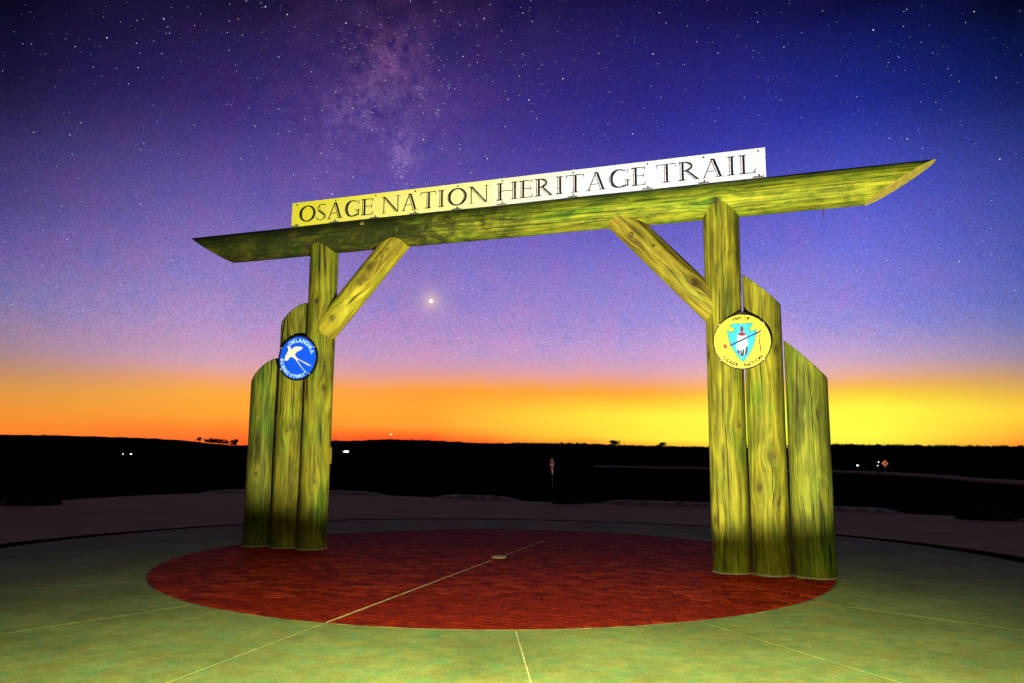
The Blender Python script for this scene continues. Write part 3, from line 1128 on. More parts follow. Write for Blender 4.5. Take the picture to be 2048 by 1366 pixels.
def ribbon(pts, widths):
    """closed polygon list (quads) along a polyline with half widths"""
    quads = []
    n = len(pts)
    L = []
    for i in range(n):
        a = pts[max(0, i - 1)]
        b = pts[min(n - 1, i + 1)]
        dx, dy = b[0] - a[0], b[1] - a[1]
        l = math.hypot(dx, dy) or 1
        nx, ny = -dy / l, dx / l
        h = widths[i]
        L.append(((pts[i][0] + nx * h, pts[i][1] + ny * h), (pts[i][0] - nx * h, pts[i][1] - ny * h)))
    for (a, b), (c_, d) in zip(L, L[1:]):
        quads.append([a, b, d, c_])
    return quads


def rect(x0, x1, y0, y1):
    return [(x0, y0), (x1, y0), (x1, y1), (x0, y1)]


HL = 0.016     # half width of a hairline, in cap heights
DT = 0.21      # width of an inlined stem
TK = 0.118     # its thick part


def stem(x, y0=0.0, y1=1.0, serif_b=True, serif_t=True):
    q = [rect(x, x + 0.034, y0, y1), rect(x + DT - TK, x + DT, y0, y1)]
    if serif_b:
        q += [rect(x - .085, x + DT + .085, y0 - .004, y0 + .034), rect(x - .03, x + DT + .03, y0 + .024, y0 + .045)]
    if serif_t:
        q += [rect(x - .085, x + DT + .085, y1 - .034, y1 + .004), rect(x - .03, x + DT + .03, y1 - .045, y1 - .024)]
    return q


def slant(x0, y0, x1, y1, t):
    return [(x0, y0), (x0 + t, y0), (x1 + t, y1), (x1, y1)]


def dslant(x0, y0, x1, y1):
    return [slant(x0, y0, x1, y1, .036), slant(x0 + .088, y0, x1 + .088, y1, .128)]


def arc(cx, cy, rx, ry, a0, a1, n, wf):
    pts, ws = [], []
    for i in range(n + 1):
        a = rad(a0 + (a1 - a0) * i / n)
        pts.append((cx + math.cos(a) * rx, cy + math.sin(a) * ry))
        ws.append(wf(a))
    return ribbon(pts, ws)


def glyph(ch, W):
    q = []
    lf = lambda a: max(0, -math.cos(a)) ** 1.3
    rt = lambda a: max(0, math.cos(a)) ** 1.3
    if ch == 'O':
        q += arc(W / 2, .5, W / 2 - .02, .50, 0, 360, 44, lambda a: .017 + .046 * rt(a))
        q += arc(W / 2 + .0, .5, W / 2 - .125, .475, 0, 360, 44, lambda a: .016 + .052 * lf(a))
    elif ch == 'G':
        q += arc(W / 2, .5, W / 2 - .02, .50, 48, 312, 34, lambda a: .018)
        q += arc(W / 2 + .02, .5, W / 2 - .125, .475, 62, 305, 34, lambda a: .016 + .055 * lf(a))
        x = W - .20
        q += [rect(x, x + .024, .03, .40), rect(x + .085, x + .165, .05, .40), rect(x - .10, x + .26, .385, .41)]
        q += [slant(W * .52, .985, W - .10, .93, .06), rect(W - .085, W - .045, .74, .96)]
        q += ribbon([(W * .55, .005), (W * .72, .03), (x + .1, .09)], [.02, .022, .02])
    elif ch == 'S':
        c1 = [(W - .06, .80), (W - .07, .95), (W * .55, 1.0), (W * .28, .95), (W * .12, .82), (W * .14, .68), (W * .32, .56), (W * .60, .44), (W * .82, .32), (W * .86, .18), (W * .72, .06), (W * .45, 0.0), (W * .16, .04), (W * .03, .10), (W * .02, .24)]
        q += ribbon(c1, [.012, .022, .016, .016, .018, .03, .052, .056, .050, .03, .016, .016, .022, .022, .010])
        c2 = [(W * .34, .93), (W * .27, .80), (W * .34, .70), (W * .58, .57), (W * .84, .46), (W * 1.0, .32), (W * 1.0, .16), (W * .84, .04)]
        q += ribbon(c2, [.010, .014, .012, .011, .011, .012, .014, .010])
    elif ch == 'A':
        ap = W * .46
        q += [slant(.09, 0, ap, 1.0, .055)] + dslant(W - .30, 0, ap - .055, 1.0)
        q += [rect(W * .27, W * .66, .325, .352)]
        q += [rect(0, .25, -.004, .022), rect(W - .40, W, -.004, .022)]
        q += [[(ap - .03, .95), (ap + .09, .95), (ap + .02, 1.05)]]
    elif ch == 'N':
        q += [rect(.125, .18, 0, 1.0), rect(W - .165, W - .11, 0, 1.0)]
        q += dslant(W - .30, 0.0, .02, 1.0)
        q += [rect(.02, .285, -.004, .022), rect(-.0, .2, .978, 1.004), rect(W - .27, W, .978, 1.004)]
    elif ch == 'T':
        x = W / 2 - DT / 2
        q += stem(x, serif_t=False)
        q += [rect(.02, W - .02, .965, 1.0), [(0, .80), (.028, .80), (.06, .97), (.02, .97)], [(W, .80), (W - .02, .97), (W - .06, .97), (W - .028, .80)]]
    elif ch == 'I':
        q += stem(W / 2 - DT / 2)
    elif ch == 'H':
        q += stem(.085) + stem(W - .085 - DT) + [rect(.085 + DT, W - .085 - DT, .515, .545)]
    elif ch == 'E':
        q += stem(.085)
        q += [rect(.27, W - .04, .966, 1.0), rect(.27, W - .02, .0, .032), rect(.27, W - .10, .515, .543)]
        q += [[(W - .05, .83), (W - .02, .83), (W - .015, 1.0), (W - .07, 1.0)], [(W, .19), (W - .03, .19), (W - .09, .0), (W - .02, .0)], rect(W - .125, W - .09, .42, .64)]
    elif ch == 'L':
        q += stem(.085)
        q += [rect(.27, W - .03, .0, .034), [(W, .24), (W - .03, .24), (W - .11, .0), (W - .03, .0)]]
    elif ch == 'R':
        q += stem(.085)
        bx = .085 + DT - .02
        bw = W * .40
        q += arc(bx, .745, bw, .245, -90, 90, 18, lambda a: .013 + .040 * rt(a))
        q += arc(bx, .745, bw - .115, .225, -90, 90, 16, lambda a: .013)
        q += dslant(W - .20, .0, bx + .04, .50)
        q += [rect(W - .22, W, -.004, .022)]
    return q


LETTERS = [('O', -3.663, -3.353), ('S', -3.321, -3.143), ('A', -3.114, -2.816), ('G', -2.778, -2.497), ('E', -2.468, -2.247), ('N', -2.087, -1.753), ('A', -1.724, -1.435), ('T', -1.388, -1.109), ('I', -1.1, -0.946), ('O', -0.913, -0.596), ('N', -0.55, -0.216), ('H', -0.086, 0.255), ('E', 0.285, 0.501), ('R', 0.534, 0.809), ('I', 0.851, 0.992), ('T', 1.019, 1.302), ('A', 1.335, 1.634), ('G', 1.676, 1.976), ('E', 2.008, 2.215), ('T', 2.368, 2.65), ('R', 2.68, 2.967), ('A', 3.005, 3.306), ('I', 3.335, 3.48), ('L', 3.512, 3.734)]
CAP = 0.272
for ch, x0, x1 in LETTERS:
    bm = bmesh.new()
    for poly in glyph(ch, (x1 - x0) / CAP):
        add_prism_xz(bm, [(x0 + px * CAP, .082 + pz * CAP) for px, pz in poly], -.0045, .0)
    from_bm('letter', bm, m_black, sign)

# ------------------------------------------------------------------ round signs
FONT_CACHE = {}


def char_mesh(ch):
    if ch not in FONT_CACHE:
        cu = bpy.data.curves.new('glyph', 'FONT')
        cu.body = ch
        cu.size = 1.0
        cu.align_x = 'CENTER'
        cu.extrude = 0.0
        cu.offset = 0.055
        cu.resolution_u = 4
        ob = bpy.data.objects.new('glyph', cu)
        col.objects.link(ob)
        dg = bpy.context.evaluated_depsgraph_get()
        dg.update()
        me = bpy.data.meshes.new_from_object(ob.evaluated_get(dg))
        vs = [v.co.copy() for v in me.vertices]
        fs = [tuple(p.vertices) for p in me.polygons]
        bpy.data.objects.remove(ob)
        bpy.data.curves.remove(cu)
        bpy.data.meshes.remove(me)
        FONT_CACHE[ch] = (vs, fs)
    return FONT_CACHE[ch]


def arc_text(items, rbase, size, inward, y, material, parent, sx=1.0):
    """items = (char, angle in degrees); inward=True: letters stand on the lower arc, heads towards the centre"""
    bm = bmesh.new()
    for ch, a in items:
        vs, fs = char_mesh(ch)
        t = rad(a)
        er_ = (math.cos(t), math.sin(t))
        upv = (-er_[0], -er_[1]) if inward else er_
        rgt = (upv[1], -upv[0])
        ox, oz = er_[0] * rbase, er_[1] * rbase
        nv = []
        for v in vs:
            lx, ly = v.x * size * sx, (v.y - 0.35) * size
            nv.append(bm.verts.new((ox + rgt[0] * lx + upv[0] * ly, y, oz + rgt[1] * lx + upv[1] * ly)))
        for f in fs:
            try:
                bm.faces.new([nv[i] for i in f])
            except ValueError:
                pass
    res = bmesh.ops.extrude_face_region(bm, geom=bm.faces[:])
    bmesh.ops.translate(bm, verts=[v for v in res['geom'] if isinstance(v, bmesh.types.BMVert)], vec=(0, .003, 0))
    return from_bm('lettering', bm, material, parent)


def disc(bm, r, y0, y1, seg=64):
    add_prism_xz(bm, [(math.cos(2 * PI * i / seg) * r, math.sin(2 * PI * i / seg) * r) for i in range(seg)], y0, y1)


def rim_ring(bm, r0, r1, y0, y1, seg=64):
    rows = []
    for i in range(seg):
        a = 2 * PI * i / seg
        rows.append([bm.verts.new((math.cos(a) * rr, yy, math.sin(a) * rr)) for rr, yy in ((r0, y0), (r1, y0), (r1, y1), (r0, y1))])
    for i in range(seg):
        A, B = rows[i], rows[(i + 1) % seg]
        for k in range(4):
            l = (k + 1) % 4
            bm.faces.new((A[k], A[l], B[l], B[k]))


def flat(name, poly, y, material, parent, th=.003):
    bm = bmesh.new()
    add_prism_xz(bm, poly, y, y + th)
    return from_bm(name, bm, material, parent)


def clips(parent, r, angs_):
    for a in angs_:
        bm = bmesh.new()
        r_ = bmesh.ops.create_cone(bm, cap_ends=True, segments=8, radius1=.010, radius2=.008, depth=.012)
        bmesh.ops.transform(bm, matrix=Matrix.Translation((math.cos(rad(a)) * r, -.012, math.sin(rad(a)) * r)) @ Matrix.Rotation(PI / 2, 4, 'X'), verts=r_['verts'])
        from_bm('screw', bm, m_white, parent)


by = thing('byway_sign', 'round blue sign with a white flying bird on the left posts', 'sign', gw(-3.435, -.285, 3.021), YAW)
bm = bmesh.new()
disc(bm, .345, 0.0, .022)
from_bm('face', bm, m_blue, by)
bm = bmesh.new()
rim_ring(bm, .3452, .371, -.004, .030)
from_bm('rim', bm, m_black, by)
BIRD = [(-0.2163, 0.1892), (-0.2027, 0.2091), (-0.1775, 0.2018), (-0.1539, 0.1891), (-0.1358, 0.161), (-0.1237, 0.141), (-0.1019, 0.1597), (-0.0802, 0.1784), (-0.0442, 0.1871), (0.0196, 0.1846), (0.0562, 0.1785), (0.0885, 0.1663), (0.0743, 0.1451), (0.0518, 0.1265), (0.019, 0.1122), (-0.0121, 0.1017), (-0.034, 0.0869), (-0.0466, 0.0679), (-0.0545, 0.0471), (-0.0351, 0.0247), (0.003, -0.0077), (0.0311, -0.0242), (0.0774, -0.0451), (0.1331, -0.0741), (0.1882, -0.0975), (0.2342, -0.1197), (0.2708, -0.1362), (0.2532, -0.1411), (0.2169, -0.1307), (0.1712, -0.1139), (0.1341, -0.0934), (0.0877, -0.0687), (0.0412, -0.0439), (0.0134, -0.0314), (-0.0045, -0.0347), (0.0011, -0.0542), (0.0253, -0.0822), (0.0541, -0.1141), (0.0832, -0.1497), (0.1213, -0.1895), (0.159, -0.2214), (0.1889, -0.2453), (0.1831, -0.2543), (0.16, -0.2406), (0.1316, -0.2129), (0.0934, -0.1732), (0.0552, -0.1334), (0.0166, -0.0896), (-0.0173, -0.0498), (-0.0602, -0.0134), (-0.0983, 0.0152), (-0.1214, 0.0215), (-0.1438, 0.0129), (-0.1658, -0.002), (-0.1781, -0.0249), (-0.1958, -0.036), (-0.223, -0.0406), (-0.2486, -0.0421), (-0.2475, -0.0148), (-0.2401, 0.0162), (-0.2286, 0.0549), (-0.2075, 0.0855), (-0.1905, 0.1083), (-0.1877, 0.1395), (-0.1909, 0.1631)]
flat('bird', BIRD, -.004, m_white, by, .0038)
arc_text([('O', 121.8), ('K', 107.9), ('L', 96), ('A', 83.7), ('H', 68.6), ('O', 53.8), ('M', 36.4), ('A', 19.5)], .284, .088, False, -.003, m_pale, by)
arc_text([('S', -176), ('C', -165.3), ('E', -153.8), ('N', -142.6), ('I', -133.8), ('C', -125.5)], .300, .076, True, -.003, m_pale, by)
arc_text([('B', -111), ('Y', -99.6), ('W', -87.6), ('A', -75.8), ('Y', -65)], .300, .076, True, -.003, m_pale, by)
clips(by, .357, (28, 152, 210, 312))

se = thing('seal_sign', 'round yellow seal with a turquoise arrowhead on the right posts', 'sign', gw(3.482, -.300, 2.999), YAW)
bm = bmesh.new()
disc(bm, .357, 0.0, .022)
from_bm('face', bm, m_yellow, se)
bm = bmesh.new()
rim_ring(bm, .3572, .371, -.004, .030)
from_bm('rim', bm, m_brown, se)
ARROW = [(-0.1422, 0.2195), (-0.1201, 0.2485), (-0.081, 0.2481), (-0.0063, 0.2428), (0.0608, 0.2426), (0.1056, 0.2483), (0.1349, 0.2374), (0.1522, 0.2052), (0.1259, 0.1947), (0.1031, 0.1762), (0.1037, 0.1526), (0.124, 0.1399), (0.1538, 0.1464), (0.1899, 0.1658), (0.1862, 0.1253), (0.1809, 0.0787), (0.1676, 0.0169), (0.1464, -0.0601), (0.1145, -0.1288), (0.0755, -0.1895), (0.0367, -0.2426), (0.0043, -0.2788), (-0.0301, -0.2442), (-0.0659, -0.2001), (-0.0941, -0.1523), (-0.1225, -0.1042), (-0.1504, -0.0404), (-0.1707, 0.0313), (-0.1838, 0.0949), (-0.1894, 0.1584), (-0.1597, 0.1412), (-0.1298, 0.1335), (-0.1069, 0.1467), (-0.0986, 0.17), (-0.113, 0.1904), (-0.1579, 0.1981)]


def inset(poly, d):
    n = len(poly)
    out = []
    for i in range(n):
        a, b, c_ = poly[i - 1], poly[i], poly[(i + 1) % n]
        e1 = (b[0] - a[0], b[1] - a[1])
        e2 = (c_[0] - b[0], c_[1] - b[1])
        l1, l2 = math.hypot(*e1) or 1, math.hypot(*e2) or 1
        # polygon runs clockwise: the inside lies to the right of each edge
        n1 = (e1[1] / l1, -e1[0] / l1)
        n2 = (e2[1] / l2, -e2[0] / l2)
        bx, by_ = n1[0] + n2[0], n1[1] + n2[1]
        l = math.hypot(bx, by_) or 1
        k = d / max(.45, (1 + n1[0] * n2[0] + n1[1] * n2[1]) / 2) ** .5
        out.append((b[0] + bx / l * k, b[1] + by_ / l * k))
    return out


flat('arrowhead_outline', ARROW, -.0030, m_teal, se, .0028)
flat('arrowhead', inset(ARROW, .018), -.0045, m_cyan, se, .0014)
FEATHER = [(-0.0563, 0.0893), (-0.0269, 0.0738), (0.0027, 0.0678), (0.0401, 0.0732), (0.0592, 0.088), (0.0643, 0.0213), (0.0695, -0.0414), (0.0713, -0.096), (0.0657, -0.1503), (0.0461, -0.1846), (0.0048, -0.1987), (-0.0356, -0.1856), (-0.0642, -0.1495), (-0.0714, -0.0984), (-0.0679, -0.0358), (-0.0621, 0.0267)]
flat('feather', FEATHER, -.0060, plain('white_feather_paint', (.82, .78, .82), .5, .05), se, .0014)
FDARK = [(-0.0714, -0.0984), (-0.0553, -0.1068), (-0.0409, -0.123), (-0.0254, -0.104), (-0.0109, -0.1163), (0.0085, -0.0897), (0.0261, -0.1177), (0.05, -0.0718), (0.069, -0.057), (0.0713, -0.096), (0.0657, -0.1503), (0.0461, -0.1846), (0.0048, -0.1987), (-0.0356, -0.1856), (-0.0642, -0.1495)]
flat('feather_tip', FDARK, -.0075, m_navy, se, .0014)
for x0, x1, z0, z1 in ((-.032, -.028, -.10, -.178), (.020, .038, -.180, -.10), (-.004, -.001, -.15, -.10)):
    flat('feather_split', [(x0 - .0025, z0), (x0 + .0025, z0), (x1 + .0025, z1), (x1 - .0025, z1)], -.0090, m_white, se, .0014)
CAPP = [(-0.0524, 0.093), (-0.0406, 0.1121), (0.0009, 0.1244), (0.0414, 0.11), (0.0593, 0.0904), (0.0328, 0.0759), (0.0028, 0.0709), (-0.0268, 0.0785)]
flat('feather_band', CAPP, -.0076, m_red, se, .0014)
flat('plume', [(0.0016, 0.2109), (0.0182, 0.1959), (0.0267, 0.1601), (0.0182, 0.1291), (0.0008, 0.1221), (-0.016, 0.1307), (-0.0201, 0.1663), (-0.0116, 0.1974)], -.0062, m_rust, se, .0014)
flat('pipe_stem', [(-0.170, -0.0640), (-0.1504, -0.0330), (0.2535, 0.1430), (0.2526, 0.1271), (0.2114, 0.1016), (-0.1317, -0.0560)], -.0106, m_stem, se, .0014)
flat('pipe_bowl', [(-0.2714, -0.1002), (-0.2384, -0.0825), (-0.2301, -0.0608), (-0.2421, -0.0328), (-0.2115, -0.0206), (-0.2069, -0.042), (-0.1827, -0.0627), (-0.1891, -0.0742), (-0.2348, -0.0905), (-0.254, -0.0992)], -.0032, m_red, se, .003)
flat('pipe_tip', [(0.2025, 0.1206), (0.2307, 0.136), (0.2338, 0.1192), (0.2113, 0.105)], -.0121, m_red, se, .0014)
flat('ribbon', [(0.2241, 0.1079), (0.2359, 0.1075), (0.2331, 0.0453), (0.2294, -0.0167), (0.2359, -0.079), (0.239, -0.1257), (0.2313, -0.1487), (0.2231, -0.1445), (0.2206, -0.0864), (0.2136, -0.0162), (0.2198, 0.0458)], -.0032, m_orange, se, .003)
arc_text([('S', 108.3), ('E', 102.2), ('A', 96.4), ('L', 90)], .318, .056, False, -.003, m_black, se)
arc_text([('O', 78.9), ('F', 73)], .318, .056, False, -.003, m_black, se)
arc_text([('O', -137.5), ('S', -128.3), ('A', -120), ('G', -112.2), ('E', -104.1)], .312, .064, True, -.003, m_black, se)
arc_text([('N', -83.2), ('A', -74.7), ('T', -67), ('I', -60), ('O', -52.3), ('N', -43.2)], .312, .064, True, -.003, m_black, se)
clips(se, .364, (40, 140, 222, 318))
# hanger wire, and a black wedge modelled as the shadow above the seal
bm = bmesh.new()
add_tube(bm, (.005, .035, .36), (.005, .055, .66), .0035, .0035, 6)
from_bm('hanger_wire', bm, m_steel, se)
bm = bmesh.new()
add_prism_xz(bm, [(-.13, .345), (.12, .345), (.02, .405), (-.01, .405)], .012, .05)
from_bm('shadow_wedge', bm, m_black, se)

# ------------------------------------------------------------------ plants beside the loop road


def leaf_clump(bm, c, rx, ry, rz, n, size, rng):
    for _ in range(n):
        while True:
            p = Vector((rng.uniform(-1, 1), rng.uniform(-1, 1), rng.uniform(-.2, 1)))
            if p.length < 1 and p.length > .35:
                break
        q = Vector((c[0] + p.x * rx, c[1] + p.y * ry, c[2] + p.z * rz))
        d = Vector((rng.gauss(0, 1), rng.gauss(0, 1), rng.gauss(.3, 1))).normalized()
        s = d.orthogonal().normalized() * size * rng.uniform(.25, .45)
        L = d * size * rng.uniform(.7, 1.4)
        bm.faces.new([bm.verts.new(v) for v in (q, q + L * .5 + s, q + L, q + L * .5 - s)])


def shrub(loc, rx, ry, rz, n, label, seed):
    rng = random.Random(seed)
    t = thing('shrub', label, 'shrub', loc)
    bm = bmesh.new()
    for k in range(6):
        a = k * 1.05
        add_tube(bm, (math.cos(a) * .05, math.sin(a) * .05, -.05), (math.cos(a) * rx * .6, math.sin(a) * ry * .6, rz * .7), .018, .006, 5)
    from_bm('stem', bm, m_bark, t)
    bm = bmesh.new()
    for k in range(9):
        a = rng.uniform(0, 2 * PI)
        d = rng.uniform(.1, .75)
        leaf_clump(bm, (math.cos(a) * rx * d, math.sin(a) * ry * d, 0), rx * .45, ry * .45, rz * rng.uniform(.6, 1), n // 9, .13, rng)
    from_bm('foliage', bm, m_leaf, t)
    return t


shrub((1.95, 24.85, -.08), .75, .55, .32, 1800, 'dark low shrub spilling over the far kerb in the middle', 5)
shrub((-13.7, 22.4, -.1), 1.2, .6, .38, 1600, 'dark low shrub at the left edge by the loop road', 6)
shrub((11.9, 19.7, -.1), 1.1, .6, .40, 1600, 'dark low shrub over the road edge at the far right', 7)

# tufts of dry grass behind the far kerb
rng = random.Random(3)
bm = bmesh.new()
for _ in range(9000):
    a = rng.uniform(15, 150)
    r0 = rd(a) + .35 + abs(rng.gauss(0, 1.6))
    x, y, _z = plw(a, r0, 0)
    h = rng.uniform(.05, .20)
    dx, dy = rng.gauss(0, .04), rng.gauss(0, .04)
    ww = .006
    t = rng.uniform(0, PI)
    cx_, sx_ = math.cos(t) * ww, math.sin(t) * ww
    rr_ = math.hypot(x, y)
    z0 = terr(rr_, math.degrees(math.atan2(x, y)))
    z0 = z0 - .02
    bm.faces.new([bm.verts.new(v) for v in ((x - cx_, y - sx_, z0), (x + cx_, y + sx_, z0), (x + dx, y + dy, z0 + h + .1))])
o = from_bm('grass', bm, m_grass)
o['kind'] = 'stuff'

# ------------------------------------------------------------------ road signs beyond
m_signred = plain('faded_red_sheet', (0.55, 0.02, 0.03), .4, .2, 4.0)
m_signwhite = plain('white_sheet', (0.85, 0.82, 0.80), .4, .1, 4.0)
m_signor = plain('orange_sheet', (0.80, 0.22, 0.05), .4, .1, 4.0)


def poly_pts(n, r, ph=0.0):
    return [(math.cos(2 * PI * k / n + ph) * r, math.sin(2 * PI * k / n + ph) * r) for k in range(n)]


p = polar(2.98, 52)
st = thing('road_sign', 'small red and white sign seen nearly edge-on on a thin post', 'sign', p, rad(-76))
bm = bmesh.new()
add_tube(bm, (0, .03, -.1), (0, .03, 2.02), .032, .030, 8)
from_bm('pole', bm, m_steel, st)
bm = bmesh.new()
zc = 1.68
add_prism_xz(bm, [(x, z + zc) for x, z in poly_pts(8, .41, PI / 8)], -.012, -.002)
from_bm('white_border', bm, m_signwhite, st)
bm = bmesh.new()
add_prism_xz(bm, [(x, z + zc) for x, z in poly_pts(8, .375, PI / 8)], -.018, -.0125)
from_bm('face', bm, m_signred, st)
bm = bmesh.new()
add_box(bm, (0, -.020, zc), (.5, .003, .11))
from_bm('white_band', bm, m_signwhite, st)

spot('sign_fill_spot', (0.35, 1.0, 2.4), p + Vector((0, 0, 1.72)), 40000, 1.5, .3, (1, .95, .9), .04)  # added spot, stands in for the sheet's retroreflection

p = polar(25.48, 150)
ws = thing('warning_sign', 'orange diamond road sign with a black arrow, far off at right', 'sign', p, rad(-20))
zc = CAM_H - 150 * math.tan(rad(.41)) - p.z
bm = bmesh.new()
add_tube(bm, (0, .04, -.3), (0, .04, zc + .3), .05, .05, 8)
from_bm('pole', bm, m_steel, ws)
bm = bmesh.new()
add_prism_xz(bm, [(x, z + zc) for x, z in poly_pts(4, .58)], -.01, .01)
from_bm('face', bm, m_signor, ws)
bm = bmesh.new()
add_prism_xz(bm, [(x * 1.0, z + zc) for x, z in ((-.22, .05), (-.06, .20), (-.06, .1), (.2, .06), (.2, -.06), (-.06, -.03), (-.06, -.12))], -.016, -.0105)
from_bm('arrow', bm, m_black, ws)
q = p + Vector((0, 0, zc))
toc = Vector((-q.x, -q.y, 0)).normalized()
spot('warning_sign_fill_spot', q + toc * 4 + Vector((0, 0, .4)), q, 260, 22, .5, (1, .86, .66), .08)  # added spot without a fixture, brightens the diamond sheet

# ------------------------------------------------------------------ highway on the right
pts = [(6, 215), (12, 205), (18, 195), (23, 182), (27, 160), (30, 140), (33.5, 118), (37, 100), (43, 84), (50, 74)]
bm = bmesh.new()
prev = None
for k in range(len(pts) - 1):
    for s in range(6):
        f = s / 6
        a_ = pts[k][0] + (pts[k + 1][0] - pts[k][0]) * f
        d_ = pts[k][1] + (pts[k + 1][1] - pts[k][1]) * f
        cur = [bm.verts.new(polar(a_, d_ + e, terr(d_, a_) + zz)) for e, zz in ((-4, -.3), (-3.5, .32), (3.5, .42), (4, -.3))]
        if prev:
            for m_ in range(3):
                bm.faces.new((prev[m_], prev[m_ + 1], cur[m_ + 1], cur[m_]))
        prev = cur
struct(from_bm('highway', bm, plain('pale_highway', (0.26, 0.19, 0.085), .9, .15, .5)))

# ------------------------------------------------------------------ far lamps, buildings, mast
m_lampw = emit('white_lamp', (1, .96, .88), 6.0)
m_win = emit('lit_window', (1, .95, .85), 3.0)
m_wall = plain('dark_barn_wall', (.03, .025, .022), .9, .2, 1.0)


def lamp_post(az_, d, elv, r, label, group, glow):
    p = polar(az_, d)
    z = CAM_H + d * math.tan(rad(elv)) - p.z
    t = thing('lit_post', label, 'lamp', p, 0, group)
    bm = bmesh.new()
    add_tube(bm, (0, 0, -.3), (0, 0, max(.3, z)), .07, .05, 6)
    from_bm('pole', bm, m_bark, t)
    bm = bmesh.new()
    bmesh.ops.create_icosphere(bm, subdivisions=2, radius=r)
    bmesh.ops.scale(bm, verts=bm.verts, vec=(1.5, 1, .8))
    bmesh.ops.translate(bm, verts=bm.verts, vec=(0, 0, z))
    from_bm('lamp', bm, glow, t, True)


lamp_post(-26.34, 420, -.17, .15, 'small white yard lamp, left of the two in the dark fields at left', None, m_lampw)
lamp_post(-25.87, 420, -.17, .28, 'bright white yard lamp, right of the two in the dark fields at left', None, m_lampw)
lamp_post(23.82, 150, -.56, .12, 'white glowing dot low beside the highway, left of the orange diamond', None, m_lampw)  # from here on, small emissive dots on posts by the highway
lamp_post(25.1, 160, -.33, .07, 'faint glowing dot next to the orange diamond sign, upper one', None, m_lampw)
lamp_post(25.04, 156, -.56, .07, 'faint glowing dot next to the orange diamond sign, lower one', None, m_win)

d = 430.0
p = polar(-12.25, d)
barn = thing('barn', 'long low barn with a lit window row beside the left posts', 'barn', p, rad(12.2))
zc = CAM_H + d * math.tan(rad(.11)) - p.z
bm = bmesh.new()
add_box(bm, (0, 3, zc / 2 + .2), (9.4, 6, zc + 2.4))
from_bm('wall', bm, m_wall, barn)
bm = bmesh.new()
h0 = zc + 1.4
add_prism_xz(bm, [(-5.1, h0), (5.1, h0), (4.4, h0 + 1.6), (-4.4, h0 + 1.6)], -.4, 6.4)
from_bm('roof', bm, m_wall, barn)
for x, wd in ((-2.9, .7), (-1.7, .7), (1.5, 4.8)):
    bm = bmesh.new()
    add_box(bm, (x, -.05, zc), (wd, .08, .95 if wd > 1 else .6))
    from_bm('window', bm, m_win, barn)


def tree(az_, d, h, w_, label, seed, trunk=.3, group=None, leafn=1800):
    rng = random.Random(seed)
    p = polar(az_, d)
    t = thing('tree', label, 'tree', p - Vector((0, 0, 1.0)), 0, group)
    bm = bmesh.new()
    add_tube(bm, (0, 0, -1), (0, 0, h * .6), h * .06, h * .02, 7)
    for k in range(6):
        a = rng.uniform(0, 2 * PI)
        add_tube(bm, (0, 0, h * rng.uniform(trunk * .8, .5)), (math.cos(a) * w_ * .38, math.sin(a) * w_ * .38, h * rng.uniform(.6, .85)), h * .014, h * .005, 5)
    from_bm('trunk', bm, m_bark, t)
    bm = bmesh.new()
    for k in range(14):
        a = rng.uniform(0, 2 * PI)
        q = rng.uniform(0, .36)
        zz = h * rng.uniform(trunk, .80)
        leaf_clump(bm, (math.cos(a) * w_ * q, math.sin(a) * w_ * q, zz), w_ * .22, w_ * .22, h * .20, leafn // 14, h * .09, rng)
    from_bm('crown', bm, m_leaf, t)
    return t


tree(-12.95, 400, 10.5, 15, 'dark round tree standing behind the left posts by the barn', 21, .1, None, 2600)
tree(7.55, 1390, 13, 26, 'lone spreading tree on the skyline, left one right of centre', 22, .12)
tree(10.95, 1390, 10, 24, 'broad low tree on the skyline next to the right posts', 23, .02)
tree(-19.45, 1390, 12, 15, 'round dark tree on the skyline just left of the left posts', 24, .06)
for k, a_ in enumerate((-21.75, -21.3, -21.05, -20.85, -20.65, -20.45, -20.2, -19.95)):
    tree(a_, 1390, R.uniform(8, 11), R.uniform(9, 13), 'small tree in the thin row along the left skyline', 30 + k, .30, 'row of small trees on the left skyline', 700)
for a_, h_, lb in ((-30.9, 4, 'tiny bush on the far left skyline'), (-25.1, 4, 'tiny bush on the left skyline above the yard lamps')):
    tree(a_, 1390, h_, 11, lb, int(-a_ * 10), .05, None, 240)

# scrub wood along the ridge: nobody could count it
rng = random.Random(9)
bm = bmesh.new()
for _ in range(2600):
    a_ = rng.choice((rng.uniform(-9, 14.5), rng.uniform(14, 38)))
    if a_ < -2 and rng.random() < .6:
        continue
    dd = rng.uniform(1330, 1410)
    p = polar(a_, dd)
    h = rng.uniform(.8, 2.8) * (1.0 if a_ > 0 else .6)
    leaf_clump(bm, (p.x, p.y, p.z - .5), h * 1.2, h * 1.2, h, 10, h * .9, rng)
o = from_bm('distant_scrub', bm, m_leaf)
o['kind'] = 'stuff'

p = polar(-8.76, 1385)
mast = thing('radio_mast', 'thin mast with a glowing lamp on the skyline between the posts', 'mast', p)
hz = CAM_H + 1385 * math.tan(rad(1.37)) - p.z
bm = bmesh.new()
for k in range(3):
    a = k * 2 * PI / 3
    add_tube(bm, (math.cos(a) * .5, math.sin(a) * .5, -1), (math.cos(a) * .3, math.sin(a) * .3, hz - 1), .07, .06, 5)
for k in range(int(hz / 1.5)):
    add_tube(bm, (.5, 0, k * 1.5), (-.25, .43, k * 1.5 + 1.4), .04, .04, 4)
from_bm('lattice', bm, m_bark, mast)
bm = bmesh.new()
bmesh.ops.create_icosphere(bm, subdivisions=2, radius=1.9)
bmesh.ops.translate(bm, verts=bm.verts, vec=(0, 0, hz))
from_bm('beacon', bm, emit('warm_beacon', (1, .62, .22), 1.3), mast, True)

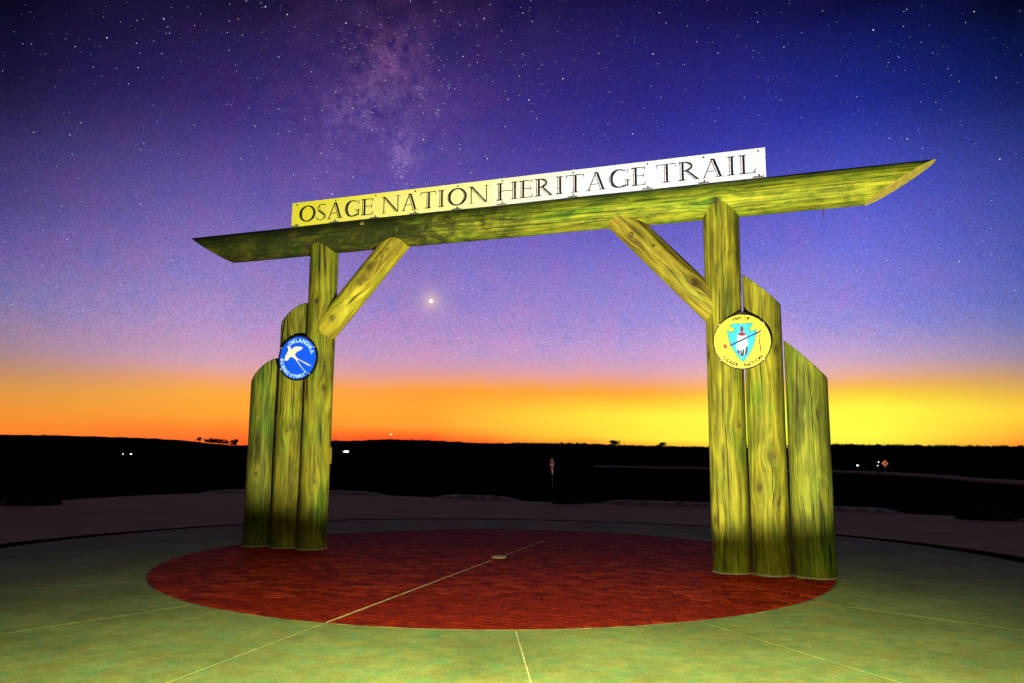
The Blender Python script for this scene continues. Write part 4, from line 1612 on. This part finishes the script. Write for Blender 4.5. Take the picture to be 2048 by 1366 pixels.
# ------------------------------------------------------------------ stars and the bright planet
RS = 11000.0
PXR = RS / (F_PX / 2)          # one picture pixel at that distance
rng = random.Random(77)
vs, fs, mi = [], [], []


def add_star(d, r, m_):
    c_ = d * RS
    s1 = d.orthogonal().normalized()
    s2 = d.cross(s1)
    b0 = len(vs)
    for v in (s1 * r, -s1 * r, s2 * r, -s2 * r, d * r, -d * r):
        vs.append(tuple(c_ + v))
    for f in ((0, 2, 4), (2, 1, 4), (1, 3, 4), (3, 0, 4), (2, 0, 5), (1, 2, 5), (3, 1, 5), (0, 3, 5)):
        fs.append(tuple(b0 + i for i in f))
        mi.append(m_)


def rand_dir(z0):
    while True:
        d = Vector((rng.gauss(0, 1), rng.gauss(0, 1), rng.gauss(0, 1))).normalized()
        if d.z > z0:
            return d


def star(d):
    e = math.degrees(math.asin(d.z))
    if e < 5.5 and rng.random() < .9:
        return
    m_ = rng.choice((0, 0, 0, 1, 1, 2))
    u = rng.random()
    mag = 0.13 + 0.27 * u ** 4
    if rng.random() < .022:
        mag = rng.uniform(.40, .58)
    if e < 12:
        mag *= .8
    add_star(d, PXR * mag, m_)


for _ in range(23000):
    star(rand_dir(.05))
for _ in range(9000):                       # richer star fields along the milky way
    d = rand_dir(.12)
    off = rng.gauss(0, .13)
    d = d - mwn * d.dot(mwn)
    if d.length < .01:
        continue
    d.normalize()
    d = (d + mwn * off).normalized()
    if d.z > .14:
        star(d)
# a few tight knots
for (a_, e_, n_, s_) in ((-8.6, 20.6, 26, .35), (-8.2, 19.5, 20, .3), (-11.3, 24.0, 12, .25), (-6.0, 24.6, 10, .2), (-7.2, 25.8, 10, .4), (-13.2, 28.5, 14, .6), (28.0, 26.0, 8, .5), (-5.4, 26.6, 12, .35)):
    for _ in range(n_):
        d = sky_dir(a_ + rng.gauss(0, s_), e_ + rng.gauss(0, s_))
        add_star(d, PXR * rng.uniform(.16, .36), rng.choice((0, 1)))
me = bpy.data.meshes.new('stars')
me.from_pydata(vs, [], fs)
me.polygons.foreach_set('material_index', mi)
so = link('stars', me, [emit('star_white', (.92, .92, 1.0), 1.15), emit('star_blue', (.62, .72, 1.0), 1.15), emit('star_warm', (1.0, .84, .74), 1.1)])
so['kind'] = 'stuff'

bm = bmesh.new()
bmesh.ops.create_icosphere(bm, subdivisions=3, radius=PXR * 1.75)
pl_ = from_bm('bright_planet', bm, emit('planet_light', (1.0, .93, .74), 1.5), None, True)
pl_.location = sky_dir(-6.09, 11.16) * RS
tag(pl_, 'bright pale planet low in the purple sky between the posts', 'planet')
